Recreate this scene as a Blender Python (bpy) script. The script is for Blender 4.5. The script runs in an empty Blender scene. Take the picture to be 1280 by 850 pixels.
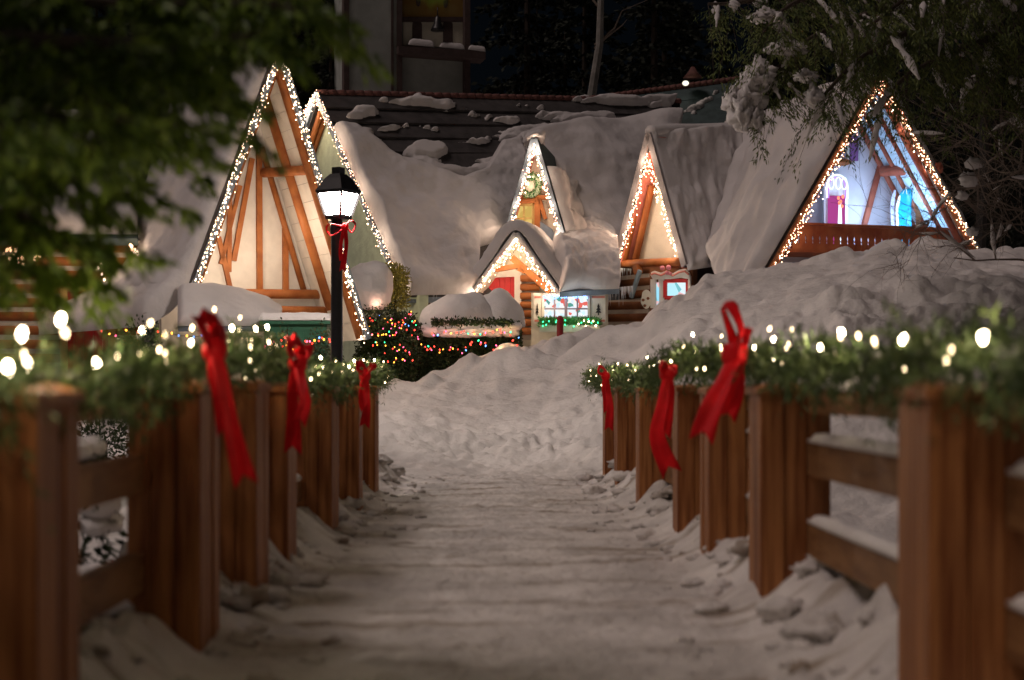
import bpy, math, random
import numpy as np
from mathutils import Vector, Matrix

random.seed(7)
RS = np.random.RandomState(11)
SC = bpy.context.scene
COL = SC.collection
F, ZC, CX, HY = 2000.0, 1.0, 640.0, 490.0      # focal length in photo pixels, eye height, horizon
UP = Vector((0, 0, 1))

def P(px, py, D):
    return Vector(((px - CX) / F * D, D, ZC + (HY - py) / F * D))

class Plane:
    """vertical plane through a point; yaw > 0 turns its face to the right"""
    def __init__(s, p, yaw):
        a = math.radians(yaw)
        s.p = Vector(p); s.n = Vector((math.sin(a), -math.cos(a), 0)); s.r = -s.n
        s.e = Vector((math.cos(a), math.sin(a), 0))
    def at(s, px, py, off=0.0):
        d = Vector(((px - CX) / F, 1, (HY - py) / F)); c = Vector((0, 0, ZC))
        t = (s.p + s.r * off - c).dot(s.n) / d.dot(s.n)
        return c + d * t

# ------------------------------------------------------------------ noise
def _hash(i, j, k, seed):
    h = (i.astype(np.int64) * 374761393 + j.astype(np.int64) * 668265263 + k.astype(np.int64) * 2147483647 + seed * 974634777) & 0xffffffff
    h = ((h ^ (h >> 13)) * 1274126177) & 0xffffffff
    return ((h ^ (h >> 16)) & 0xffff) / 65535.0

def vnoise(p, seed=0):
    p = np.asarray(p, float)
    i = np.floor(p).astype(np.int64); f = p - i; f = f * f * (3 - 2 * f)
    r = 0
    for a in (0, 1):
        for b in (0, 1):
            for c in (0, 1):
                w = (f[:, 0] if a else 1 - f[:, 0]) * (f[:, 1] if b else 1 - f[:, 1]) * (f[:, 2] if c else 1 - f[:, 2])
                r = r + w * _hash(i[:, 0] + a, i[:, 1] + b, i[:, 2] + c, seed)
    return r * 2 - 1

def fbm(p, seed=0, oct=4, gain=.5):
    p = np.asarray(p, float); r = 0; a = 1.0
    for o in range(oct):
        r = r + a * vnoise(p * (2.03 ** o) + o * 17.3, seed + o); a *= gain
    return r

# ------------------------------------------------------------------ mesh building
def clumps(lst, mat_, parent):
    size = lambda q: max(q[1]) if len(q) == 2 else q[1]
    put = lambda mb, a: mb.tube(a[0], a[1], 8) if len(a) == 2 else mb.blob(*a)
    lst = sorted(lst, key=lambda q: -size(q))
    for a in lst[:100]:
        mb = MB(); put(mb, a); mb.build('snow_clump', mat_, parent, True)
    if len(lst) > 100:
        mb = MB()
        for a in lst[100:]: put(mb, a)
        mb.build('snow_clump', mat_, parent, True)['kind'] = 'stuff'

class MB:
    def __init__(s): s.V = []; s.Fc = []; s.n = 0; s.M = []; s.mi = 0
    def add(s, v, f):
        v = np.asarray([tuple(x) for x in v] if not isinstance(v, np.ndarray) else v, float).reshape(-1, 3)
        s.V.append(v)
        s.Fc.extend([tuple(int(i) + s.n for i in q) for q in f]); s.M.extend([s.mi] * len(f)); s.n += len(v)
        return s
    def box(s, c, sx, sy, sz, ex=None, ey=None, ez=None):
        ex = ex or Vector((1, 0, 0)); ey = ey or Vector((0, 1, 0)); ez = ez or UP
        c = Vector(c); v = []
        for k in (-1, 1):
            for j in (-1, 1):
                for i in (-1, 1):
                    v.append(c + ex * (i * sx / 2) + ey * (j * sy / 2) + ez * (k * sz / 2))
        return s.add(v, [(0, 2, 3, 1), (4, 5, 7, 6), (0, 1, 5, 4), (2, 6, 7, 3), (0, 4, 6, 2), (1, 3, 7, 5)])
    def beam(s, p0, p1, w, d, n):
        """rectangular bar p0-p1, width w across it in the plane with normal n, depth d along n"""
        p0 = Vector(p0); p1 = Vector(p1); t = p1 - p0; L = t.length; t.normalize()
        n = (n - t * n.dot(t)).normalized(); b = t.cross(n)
        return s.box((p0 + p1) / 2, L, w, d, t, b, n)
    def tube(s, pts, rad, n=8, caps=True):
        pts = [Vector(p) for p in pts]
        if not hasattr(rad, '__len__'): rad = [rad] * len(pts)
        v = []; f = []
        prev = None
        for i, p in enumerate(pts):
            t = (pts[min(i + 1, len(pts) - 1)] - pts[max(i - 1, 0)])
            t = t.normalized() if t.length > 1e-9 else UP
            if prev is None:
                a = t.cross(UP if abs(t.z) < .9 else Vector((1, 0, 0))).normalized()
            else:
                a = (prev - t * prev.dot(t)); a = a.normalized() if a.length > 1e-6 else t.orthogonal().normalized()
            prev = a; b = t.cross(a)
            for k in range(n):
                q = 2 * math.pi * k / n
                v.append(p + (a * math.cos(q) + b * math.sin(q)) * rad[i])
        for i in range(len(pts) - 1):
            for k in range(n):
                k2 = (k + 1) % n
                f.append((i * n + k, i * n + k2, (i + 1) * n + k2, (i + 1) * n + k))
        if caps:
            f.append(tuple(range(n - 1, -1, -1))); f.append(tuple((len(pts) - 1) * n + k for k in range(n)))
        return s.add(v, f)
    def prism(s, poly, ext):
        poly = [Vector(p) for p in poly]; ext = Vector(ext); m = len(poly)
        v = poly + [p + ext for p in poly]
        f = [tuple(range(m - 1, -1, -1)), tuple(range(m, 2 * m))]
        f += [(i, (i + 1) % m, m + (i + 1) % m, m + i) for i in range(m)]
        return s.add(v, f)
    def grid(s, G):
        n, m = G.shape[:2]
        idx = np.arange(n * m).reshape(n, m)
        q = np.stack([idx[:-1, :-1], idx[1:, :-1], idx[1:, 1:], idx[:-1, 1:]], -1).reshape(-1, 4)
        return s.add(G.reshape(-1, 3), q.tolist())
    def shell(s, top, bot):
        """closed sheet between two equal grids"""
        n, m = top.shape[:2]; N = n * m
        idx = np.arange(N).reshape(n, m)
        q = np.stack([idx[:-1, :-1], idx[1:, :-1], idx[1:, 1:], idx[:-1, 1:]], -1).reshape(-1, 4).tolist()
        f = [tuple(a) for a in q] + [tuple(N + i for i in reversed(a)) for a in q]
        ring = list(idx[0, :]) + list(idx[1:, -1]) + list(idx[-1, ::-1][1:]) + list(idx[::-1, 0][1:-1])
        for a in range(len(ring)):
            i, j = int(ring[a]), int(ring[(a + 1) % len(ring)])
            f.append((i, j, N + j, N + i))
        return s.add(np.concatenate([top.reshape(-1, 3), bot.reshape(-1, 3)]), f)
    def blob(s, c, rx, ry, rz, seed=0, amp=.18, fr=2.0, nu=20, nv=12, flat=-1.0):
        u = np.linspace(0, 2 * np.pi, nu, endpoint=False); w = np.linspace(0, np.pi, nv)
        U, W = np.meshgrid(u, w)
        d = np.stack([np.sin(W) * np.cos(U), np.sin(W) * np.sin(U), np.cos(W)], -1).reshape(-1, 3)
        r = 1 + amp * fbm(d * fr + np.array(c)[None, :] * .7, seed, 3)
        v = d * r[:, None]; v[:, 2] = np.maximum(v[:, 2], flat)
        v = v * np.array([rx, ry, rz]) + np.array(c)[None, :]
        f = []
        for i in range(nv - 1):
            for k in range(nu):
                k2 = (k + 1) % nu
                f.append((i * nu + k, (i + 1) * nu + k, (i + 1) * nu + k2, i * nu + k2))
        return s.add(v, f)
    def leaves(s, pos, dirs, ln, wd):
        """one small pointed quad per position along dirs"""
        pos = np.asarray(pos, float); dirs = np.asarray(dirs, float); N = len(pos)
        dirs = dirs / (np.linalg.norm(dirs, axis=1, keepdims=True) + 1e-9)
        rnd = RS.normal(size=(N, 3)); side = np.cross(dirs, rnd); side /= (np.linalg.norm(side, axis=1, keepdims=True) + 1e-9)
        ln = np.broadcast_to(ln, (N,))[:, None]; wd = np.broadcast_to(wd, (N,))[:, None]
        a = pos; b = pos + dirs * ln * .45 + side * wd; c = pos + dirs * ln; d = pos + dirs * ln * .45 - side * wd
        v = np.stack([a, b, c, d], 1).reshape(-1, 3)
        return s.add(v, np.arange(4 * N).reshape(N, 4).tolist())
    def build(s, name, mat, parent=None, smooth=False):
        o_ = org(parent)
        me = bpy.data.meshes.new(name)
        V = np.concatenate(s.V) - np.array(o_)[None, :]
        me.from_pydata(V.tolist(), [], s.Fc)
        mats = mat if isinstance(mat, (list, tuple)) else [mat]
        for m in mats: me.materials.append(m)
        if len(mats) > 1: me.polygons.foreach_set('material_index', s.M)
        if smooth: me.polygons.foreach_set('use_smooth', [True] * len(me.polygons))
        me.update()
        o = bpy.data.objects.new(name, me); COL.objects.link(o)
        if parent is not None: o.parent = parent
        return o

ORG = {}
def org(o):
    while o is not None:
        if o.name in ORG: return ORG[o.name]
        o = o.parent
    return Vector((0, 0, 0))

def tag(o, label=None, cat=None, group=None, kind=None):
    if label: o['label'] = label
    if cat: o['category'] = cat
    if group: o['group'] = group
    if kind: o['kind'] = kind
    return o

def thing(name, label, cat, loc, group=None):
    o = bpy.data.objects.new(name, None); COL.objects.link(o)
    o.location = Vector(loc); o.empty_display_size = .2
    ORG[o.name] = Vector(loc)
    return tag(o, label, cat, group)

def solo(mb, name, mat, label, cat, loc, group=None, smooth=False):
    """a thing that is one mesh, its origin at loc"""
    o = mb.build(name, mat, None, smooth); loc = Vector(loc)
    o.data.transform(Matrix.Translation(-loc)); o.location = loc
    return tag(o, label, cat, group)

# ------------------------------------------------------------------ materials
def mat(name, base, rough=.7, var=.12, scale=6, bump=.0, bscale=30, base2=None, stretch=None, metal=0, emit=None, estr=0, spec=.3, island=False, noise_detail=5):
    m = bpy.data.materials.new(name); m.use_nodes = True; nt = m.node_tree; N = nt.nodes; L = nt.links
    b = N['Principled BSDF']
    b.inputs['Roughness'].default_value = rough; b.inputs['Metallic'].default_value = metal
    b.inputs['Specular IOR Level'].default_value = spec
    b.inputs['Base Color'].default_value = (*base, 1)
    tc = N.new('ShaderNodeTexCoord'); co = tc.outputs['Object']
    if stretch:
        mp = N.new('ShaderNodeMapping'); mp.inputs['Scale'].default_value = stretch
        L.new(co, mp.inputs['Vector']); co = mp.outputs['Vector']
    if var or base2:
        t = N.new('ShaderNodeTexNoise'); t.inputs['Scale'].default_value = scale; t.inputs['Detail'].default_value = noise_detail
        L.new(co, t.inputs['Vector'])
        c2 = base2 or tuple(min(1, x * (1 + var)) for x in base)
        c1 = base if base2 else tuple(x * (1 - var) for x in base)
        r = N.new('ShaderNodeValToRGB'); r.color_ramp.elements[0].position = .35; r.color_ramp.elements[1].position = .65
        r.color_ramp.elements[0].color = (*c1, 1); r.color_ramp.elements[1].color = (*c2, 1)
        fac = t.outputs['Fac']
        if island:
            g = N.new('ShaderNodeNewGeometry')
            mx0 = N.new('ShaderNodeMath'); mx0.operation = 'ADD'
            mm = N.new('ShaderNodeMath'); mm.operation = 'MULTIPLY_ADD'; mm.inputs[1].default_value = .5; mm.inputs[2].default_value = -.25
            L.new(g.outputs['Random Per Island'], mm.inputs[0]); L.new(mm.outputs[0], mx0.inputs[1]); L.new(fac, mx0.inputs[0]); fac = mx0.outputs[0]
        L.new(fac, r.inputs['Fac']); L.new(r.outputs['Color'], b.inputs['Base Color'])
    if bump:
        t2 = N.new('ShaderNodeTexNoise'); t2.inputs['Scale'].default_value = bscale; t2.inputs['Detail'].default_value = 6
        L.new(co, t2.inputs['Vector'])
        bp = N.new('ShaderNodeBump'); bp.inputs['Strength'].default_value = bump; bp.inputs['Distance'].default_value = .05
        L.new(t2.outputs['Fac'], bp.inputs['Height']); L.new(bp.outputs['Normal'], b.inputs['Normal'])
    if emit:
        b.inputs['Emission Color'].default_value = (*emit, 1); b.inputs['Emission Strength'].default_value = estr
    return m

def glow(name, col, s, sample=False):
    m = bpy.data.materials.new(name); m.use_nodes = True; nt = m.node_tree
    nt.nodes.remove(nt.nodes['Principled BSDF'])
    e = nt.nodes.new('ShaderNodeEmission'); e.inputs['Color'].default_value = (*col, 1); e.inputs['Strength'].default_value = s
    nt.links.new(e.outputs[0], nt.nodes['Material Output'].inputs['Surface'])
    m.cycles.emission_sampling = 'AUTO' if sample else 'NONE'
    return m

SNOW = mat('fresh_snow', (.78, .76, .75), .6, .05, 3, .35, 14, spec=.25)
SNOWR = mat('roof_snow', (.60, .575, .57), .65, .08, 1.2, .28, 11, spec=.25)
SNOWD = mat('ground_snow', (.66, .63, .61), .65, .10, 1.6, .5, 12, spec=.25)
POSTW = mat('stained_post_wood', (.21, .065, .018), .55, 0, 3, .3, 20, base2=(.47, .20, .068), stretch=(9, 9, .5))
RAILW = mat('stained_rail_wood', (.17, .075, .028), .65, 0, 3, .25, 20, base2=(.30, .15, .06), stretch=(6, .8, 6))
LOGW = mat('orange_log_wood', (.27, .085, .022), .55, 0, 4, .2, 18, base2=(.42, .15, .042))
DARKLOG = mat('dark_log_wood', (.16, .06, .025), .6, 0, 4, .2, 18, base2=(.25, .10, .04))
CHINK = mat('log_chinking', (.55, .50, .44), .8, .1)
WHITEW = mat('white_boards', (.72, .69, .62), .6, .06, 5)
CREAM = mat('cream_stucco', (.70, .66, .54), .8, .06, 4, .2, 25)
GREENW = mat('pale_green_boards', (.50, .58, .42), .75, .10, 5, .2, 20)
PINK = mat('pink_fascia', (.60, .22, .17), .6, .1)
GREYF = mat('light_grey_fascia', (.36, .37, .39), .6, .1)
SLATE = mat('blue_grey_fascia', (.16, .20, .25), .55, .15)
TEAL = mat('teal_shingle', (.05, .075, .078), .7, .2, 5)
SHING = mat('weathered_dark_shingle', (.055, .05, .05), .8, .25, 4, .3, 20)
TILE = mat('faded_red_tile', (.17, .075, .065), .8, .2, 5)
RED = mat('red_paint', (.55, .03, .03), .5, .1)
RIB = mat('red_velvet_ribbon', (.72, .008, .014), .55, .15, 8, spec=.2)
BLACKM = mat('black_painted_metal', (.018, .018, .02), .4, .2, 20, spec=.5)
BING = mat('green_painted_wood', (.03, .13, .075), .55, .12)
YELW = mat('yellow_painted_wood', (.58, .40, .14), .6, .12)
NEED = mat('garland_needles', (.06, .105, .035), .6, 0, 8, base2=(.11, .155, .05), island=True)
CEDAR = mat('cedar_leaves', (.05, .095, .014), .55, 0, 1.2, base2=(.17, .26, .03), island=True)
HEM = mat('hemlock_needles', (.055, .08, .024), .7, 0, 2, base2=(.14, .17, .045), island=True)
BUSH = mat('dark_bush_leaves', (.02, .035, .015), .6, 0, 4, base2=(.05, .08, .03), island=True)
YEWB = mat('olive_shrub_leaves', (.22, .20, .04), .6, 0, 4, base2=(.40, .34, .07), island=True)
BOXG = mat('bright_planter_greens', (.05, .16, .05), .5, 0, 8, base2=(.10, .30, .09), island=True)
DKNEED = mat('forest_needles', (.010, .014, .009), .8, 0, 1, base2=(.022, .028, .018), island=True)
BARK = mat('dark_bark', (.06, .045, .035), .85, .2, 6, .4, 20)
TWIG = mat('bare_twig_bark', (.17, .135, .11), .85, .2, 6)
PALEB = mat('pale_birch_bark', (.24, .23, .21), .8, .25, 4)
STUC = mat('grey_tower_stucco', (.42, .45, .42), .85, .12, 2, .2, 12)
STUCD = mat('brown_tower_trim', (.10, .07, .065), .8, .15)
ICE = mat('icicle_ice', (.75, .80, .85), .15, .05, spec=.6)
PURP = mat('purple_shutter', (.22, .10, .26), .6, .1)
BLUES = mat('turquoise_sled_plastic', (.02, .33, .50), .35, .1)
WIRE = mat('dark_green_wire', (.01, .02, .01), .6, 0)
PLUM = mat('red_brown_balcony_wood', (.34, .085, .035), .6, 0, 4, base2=(.48, .15, .06))
DIRTY = mat('bare_deck_planks', (.12, .075, .04), .8, .2)

def bulbmat(n, c, s): return glow(n, c, s)
B_WARM = bulbmat('warm_bulb', (1, .55, .28), 9)
B_WHITE = bulbmat('warm_white_bulb', (1, .72, .48), 12)
B_PINK = bulbmat('rosy_bulb', (1, .42, .26), 8)
B_GAR = bulbmat('garland_bulb', (1, .80, .52), 55)
B_GARD = bulbmat('dim_garland_bulb', (1, .74, .42), 13)
B_COL = [bulbmat('red_bulb', (1, .05, .03), 5), bulbmat('green_bulb', (.05, 1, .35), 3.5), bulbmat('amber_bulb', (1, .38, .04), 6),
         bulbmat('pink_bulb', (1, .10, .22), 5), bulbmat('blue_bulb', (.12, .30, 1), 5)]
LAMPG = glow('lamp_glass', (1, .86, .76), 190, True)

# path snow with worn brown stains
def path_mat():
    m = mat('trodden_snow', (.50, .475, .46), .7, 0, 2.2, .6, 16, base2=(.76, .73, .71), stretch=(1, .8, 1))
    nt = m.node_tree; N = nt.nodes; L = nt.links; b = N['Principled BSDF']
    src = b.inputs['Base Color'].links[0].from_socket
    tc = N.new('ShaderNodeTexCoord'); mp = N.new('ShaderNodeMapping'); mp.inputs['Scale'].default_value = (.75, 4.2, 1)
    t = N.new('ShaderNodeTexNoise'); t.inputs['Scale'].default_value = 1.1; t.inputs['Detail'].default_value = 4
    r = N.new('ShaderNodeValToRGB'); r.color_ramp.elements[0].position = .55; r.color_ramp.elements[1].position = .66
    r.color_ramp.elements[0].color = (0, 0, 0, 1); r.color_ramp.elements[1].color = (.7, .7, .7, 1)
    mx = N.new('ShaderNodeMixRGB'); mx.inputs['Color2'].default_value = (.16, .095, .035, 1)
    L.new(tc.outputs['Object'], mp.inputs['Vector']); L.new(mp.outputs['Vector'], t.inputs['Vector']); L.new(t.outputs['Fac'], r.inputs['Fac'])
    L.new(r.outputs['Color'], mx.inputs['Fac']); L.new(src, mx.inputs['Color1']); L.new(mx.outputs['Color'], b.inputs['Base Color'])
    return m
PATHM = path_mat()

def window_mat(name, cols, s, scale):
    m = bpy.data.materials.new(name); m.use_nodes = True; nt = m.node_tree; N = nt.nodes; L = nt.links
    N.remove(N['Principled BSDF'])
    e = N.new('ShaderNodeEmission'); e.inputs['Strength'].default_value = s
    tc = N.new('ShaderNodeTexCoord'); v = N.new('ShaderNodeTexVoronoi'); v.inputs['Scale'].default_value = scale
    r = N.new('ShaderNodeValToRGB'); r.color_ramp.interpolation = 'CONSTANT'
    while len(r.color_ramp.elements) < len(cols): r.color_ramp.elements.new(.5)
    for i, c in enumerate(cols):
        r.color_ramp.elements[i].position = i / len(cols); r.color_ramp.elements[i].color = (*c, 1)
    L.new(tc.outputs['Object'], v.inputs['Vector'])
    sp = N.new('ShaderNodeSeparateColor'); L.new(v.outputs['Color'], sp.inputs[0])
    L.new(sp.outputs[0], r.inputs['Fac']); L.new(r.outputs['Color'], e.inputs['Color'])
    L.new(e.outputs[0], N['Material Output'].inputs['Surface'])
    m.cycles.emission_sampling = 'AUTO'
    return m
WIN_SHOP = window_mat('lit_shop_pane', [(.75, .85, .95), (.9, .95, 1), (.65, .9, .95), (.8, .15, .12), (.95, .95, .9), (.1, .35, .3), (.85, .9, 1), (.8, .9, 1), (.9, .9, .85)], .95, 13)
WIN_YEL = window_mat('lit_yellow_pane', [(.9, .62, .18), (.95, .72, .28), (.75, .48, .12)], .75, 5)
WIN_CYAN = window_mat('lit_cyan_pane', [(.35, .75, .95), (.75, .9, 1), (.5, .85, .95), (.2, .55, .6), (.85, .5, .5)], .95, 5)

def lamp(loc, power, col, r=.06, name='bulb_light'):
    l = bpy.data.lights.new(name, 'POINT'); l.energy = power; l.color = col; l.shadow_soft_size = r
    o = bpy.data.objects.new(name, l); o.location = Vector(loc); COL.objects.link(o); return o
WARMC = (1, .74, .54)

# ------------------------------------------------------------------ bulbs
def bulb_mesh(name, r, m, ln=1.5):
    mb = MB(); mb.blob((0, 0, 0), r, r, r * ln, 0, 0, 1, 8, 6)
    o_ = mb.build('tmp', m, None, True); me = o_.data; bpy.data.objects.remove(o_); me.name = name
    return me
BM = {}
def bulb_obj(parent, p, r, m):
    key = (round(r, 4), m.name)
    if key not in BM: BM[key] = bulb_mesh('bulb', r, m)
    o = bpy.data.objects.new('bulb', BM[key]); COL.objects.link(o); o.parent = parent
    o.location = Vector(p) - org(parent); o.rotation_euler = (random.uniform(-.8, .8), random.uniform(-.8, .8), 0)
    return o

def sample_path(pts, n):
    pts = [Vector(p) for p in pts]; L = [0]
    for a, b in zip(pts, pts[1:]): L.append(L[-1] + (b - a).length)
    out = []
    for k in range(n):
        s = L[-1] * k / max(1, n - 1); i = 0
        while i < len(L) - 2 and L[i + 1] < s: i += 1
        t = (s - L[i]) / max(1e-9, L[i + 1] - L[i]); out.append(pts[i].lerp(pts[i + 1], t))
    return out

def icicle_string(label, paths, drops, maxlen, mats, n, r=.016, group='icicle light strings on the gables', power=4.0, nl=5, col=WARMC, lout=.25, dens=1.0, jit=.03):
    """fairy lights hanging from roof edges: wire, bulbs; small lamps spread along it give their light"""
    root = thing('icicle_light_string', label, 'string lights', paths[0][0], group)
    wire = MB(); pos = []
    for pts in paths:
        for p in sample_path(pts, drops):
            L = maxlen * random.choice((.25, .5, .8, 1.0)) * random.uniform(.6, 1.1)
            k = max(1, int(L / .09 * dens))
            q = [p + n * .03]
            for j in range(k):
                q.append(p + n * (.03 + random.uniform(0, .05)) + Vector((random.gauss(0, jit), random.gauss(0, jit), -L * (j + .6) / k)))
            for b in q: pos.append(b + Vector((random.gauss(0, .012), random.gauss(0, .01), random.gauss(0, .012))))
            if len(q) > 1: wire.tube(q, .003, 3, False)
        wire.tube([p + n * .03 for p in sample_path(pts, 12)], .005, 4)
    wire.build('wire', WIRE, root)
    random.shuffle(pos)
    for p in pos[:90]: bulb_obj(root, p, r * random.uniform(.8, 1.35), random.choice(mats))
    if len(pos) > 90:
        rest = MB()
        for p in pos[90:]:
            rest.mi = random.randrange(len(mats)); rest.blob(p, r * .85, r * .85, r * 1.1, 0, 0, 1, 6, 4)
        o = rest.build('small_bulb', mats, root); o['kind'] = 'stuff'
    for pts in paths:
        for p in sample_path(pts, nl): lamp(p + n * lout + Vector((0, 0, -.12)), power, col, .08, 'string_glow')
    return root

# ------------------------------------------------------------------ snow sheets
def resample(pl, n): return np.array([tuple(p) for p in sample_path(pl, n)])

def snow_sheet(base, thick, seed, up=None, eu=.12, ev=.10, amp=.35, fr=.9, lift=None, eu2=None, ev2=None, fine=.12, streak=0):
    """base: grid (n,m,3). A rounded, uneven layer of snow on it -> MB"""
    n, m = base.shape[:2]
    du = np.gradient(base, axis=0); dv = np.gradient(base, axis=1)
    N = np.cross(du, dv); N /= (np.linalg.norm(N, axis=2, keepdims=True) + 1e-9)
    ref = np.array(up if up is not None else (0, -.5, 1.0))
    if (N.reshape(-1, 3) @ ref).mean() < 0: N = -N
    u = np.linspace(0, 1, n)[:, None]; v = np.linspace(0, 1, m)[None, :]
    def ed(t, w0, w1):
        a = np.sqrt(np.clip(1 - (1 - np.clip(t / w0, 0, 1)) ** 2, 0, 1)); b = np.sqrt(np.clip(1 - (1 - np.clip((1 - t) / w1, 0, 1)) ** 2, 0, 1))
        return a * b
    E = ed(u, eu, eu2 or eu) * ed(v, ev, ev2 or ev)
    pts = base.reshape(-1, 3)
    nz = fbm(pts * fr, seed, 4).reshape(n, m); nf = fbm(pts * fr * 5, seed + 9, 3).reshape(n, m)
    if streak:
        uu_, vv_ = np.meshgrid(np.linspace(0, 1, n), np.linspace(0, 1, m), indexing='ij')
        q_ = np.stack([uu_.ravel() * 26 + vv_.ravel() * 3, vv_.ravel() * 5, 0 * uu_.ravel()], 1)
        nf = nf + streak / max(fine, .01) * fbm(q_, seed + 30, 3).reshape(n, m)
    T = np.maximum(thick * (1 + amp * nz + fine * nf), .03) * E
    if lift is not None: T = T * lift
    mb = MB(); mb.shell(base + N * (T + .02)[..., None], base + N * .005)
    return mb

def quad_grid(TL, TR, BL, BR, n, m):
    TL, TR, BL, BR = [np.array(tuple(p)) for p in (TL, TR, BL, BR)]
    u = np.linspace(0, 1, n)[:, None, None]; v = np.linspace(0, 1, m)[None, :, None]
    return (TL * (1 - u) + TR * u) * (1 - v) + (BL * (1 - u) + BR * u) * v

def loft_grid(front, back, n, m):
    A = resample(front, m); B = resample(back, m); u = np.linspace(0, 1, n)[:, None, None]
    return A[None] * (1 - u) + B[None] * u

def shingles(TL, TR, BL, BR, rows, nrm):
    mb = MB(); TL, TR, BL, BR = map(Vector, (TL, TR, BL, BR)); nrm = Vector(nrm).normalized()
    for i in range(rows):
        a, b = i / rows, (i + 1.12) / rows
        l0, r0, l1, r1 = TL.lerp(BL, a), TR.lerp(BR, a), TL.lerp(BL, b), TR.lerp(BR, b)
        l1 += nrm * .07; r1 += nrm * .07
        mb.prism([l0, r0, r1, l1], nrm * -.05)
    return mb

def normal_of(a, b, c, ref=(0, -1, .6)):
    n = (Vector(b) - Vector(a)).cross(Vector(c) - Vector(a)).normalized()
    return n if n.dot(Vector(ref)) > 0 else -n

def log_wall(p0, p1, z0, z1, r, chink=True):
    lg = MB(); ck = MB(); p0 = Vector(p0); p1 = Vector(p1); z = z0 + r
    d = (p1 - p0); d.z = 0; nn = Vector((d.y, -d.x, 0)).normalized()
    while z < z1:
        a = Vector((p0.x, p0.y, z)); b = Vector((p1.x, p1.y, z))
        lg.tube([a, b], r, 10); z += 2 * r + .03
    c = (p0 + p1) / 2; c.z = (z0 + z1) / 2
    ck.box(c, d.length, r * 1.2, z1 - z0, d.normalized(), nn, UP)
    return lg, ck

# ================================================================== TERRAIN
XS = np.array([-40, -12, -6, -3.5, -2.2, -1.4, -.5, .3, 1.4, 2.2, 3.0, 4.5, 5.9, 7.1, 9, 13, 40])
YS = np.array([0, 14, 18, 20, 22.5, 25, 28, 31, 36, 45, 60, 90, 400])
ZT = np.array([
    [-1.0, -1.0, -1.0, -.95, -.8, -.7, -.7, -.7, -.7, -.8, -.95, -1, -1, -1, -1, -1, -1],
    [-1.0, -.9, -.8, -.8, -.6, -.5, -.5, -.5, -.5, -.55, -.7, -.7, -.7, -.7, -.7, -.7, -1],
    [-.5, -.5, -.5, -.4, -.2, -.05, -.03, -.03, -.03, .0, .1, .2, .3, .3, .4, .3, 0],
    [-.2, -.2, -.2, -.05, .03, .0, .0, .02, .08, .25, .5, .9, 1.1, 1.2, 1.2, 1, 0],
    [.2, .2, .2, .22, .30, .20, .12, .15, .35, .75, 1.15, 1.8, 2.1, 2.2, 2.1, 2, 0],
    [.4, .45, .45, .5, .70, .68, .66, .78, 1.05, 1.45, 2.0, 2.6, 2.9, 3.05, 2.9, 2.7, 1],
    [.5, .6, .6, .6, 1.12, 1.25, 1.45, 1.68, 1.95, 2.25, 2.80, 3.12, 3.42, 3.60, 3.45, 3.2, 1],
    [.6, .6, .6, .7, .85, 1.0, 1.3, 1.6, 1.9, 2.1, 2.5, 2.8, 3.0, 3.1, 3.0, 3, 1],
    [.8, .8, .8, .8, .9, 1.0, 1.2, 1.5, 1.7, 1.9, 2.1, 2.2, 2.3, 2.5, 2.6, 2.6, 1],
    [1, 1, 1, 1, 1, 1.2, 1.2, 1.5, 1.7, 1.9, 2, 2, 2, 2.2, 2.4, 2.4, 1],
    [2, 2, 2, 2, 2, 2, 2, 2.2, 2.2, 2.3, 2.5, 2.5, 2.5, 2.5, 2.5, 2.5, 2],
    [5, 5, 5, 5, 5, 5, 5, 5, 5, 5, 5, 5, 5, 5, 5, 5, 5],
    [30, 30, 30, 30, 30, 30, 30, 30, 30, 30, 30, 30, 30, 30, 30, 30, 30]], float)
def _interp(X, Y):
    X = np.asarray(X, float); Y = np.asarray(Y, float)
    cols = np.stack([np.interp(X, XS, ZT[i]) for i in range(len(YS))], -1)
    i = np.clip(np.searchsorted(YS, Y) - 1, 0, len(YS) - 2)
    t = np.clip((Y - YS[i]) / (YS[i + 1] - YS[i]), 0, 1); ts = t * t * (3 - 2 * t) * .35 + t * .65
    a = np.take_along_axis(cols, i[..., None], -1)[..., 0]; b = np.take_along_axis(cols, (i + 1)[..., None], -1)[..., 0]
    return a * (1 - ts) + b * ts
def ground_h(X, Y):
    X = np.asarray(X, float); Y = np.asarray(Y, float)
    r = 0
    for dx, dy in ((0, 0), (.35, 0), (-.35, 0), (0, .5), (0, -.5)): r = r + _interp(X + dx, Y + dy)
    z = r / 5
    p = np.stack([X.ravel(), Y.ravel(), 0 * X.ravel()], 1)
    ramp = np.clip((Y - 17.5) / 3, 0, 1)
    big = fbm(p * .55, 3, 3).reshape(X.shape); med = fbm(p * 1.5, 21, 3).reshape(X.shape); sm = fbm(p * 4.5, 33, 3).reshape(X.shape)
    bill = np.abs(fbm(p * 1.5, 51, 3)).reshape(X.shape) * 1.7
    rough = np.clip(.5 + 1.3 * fbm(p * .35, 91, 2).reshape(X.shape), .15, 1) * np.clip((Y - 21) / 3, .12, 1)
    boul = np.abs(fbm(p * .8, 57, 2)).reshape(X.shape)
    z = z + ramp * (.10 * big + rough * (.16 * (bill - .55) + .40 * (boul - .35)) + .04 * med) + (.03 + .012 * ramp) * sm + .06 * (1 - ramp) * med
    crumb = np.exp(-((Y - 22.6) / 1.8) ** 2)
    z = z + crumb * .08 * np.abs(fbm(p * 6, 71, 2)).reshape(X.shape)
    u = X + .0115 * Y
    inb = np.clip((1.9 - np.abs(u)) / .3, 0, 1) * np.clip((18.6 - Y) / .6, 0, 1)
    return z * (1 - inb) + np.minimum(z, -.35) * inb
def gz(x, y): return float(ground_h(np.array([x]), np.array([y]))[0])

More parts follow.
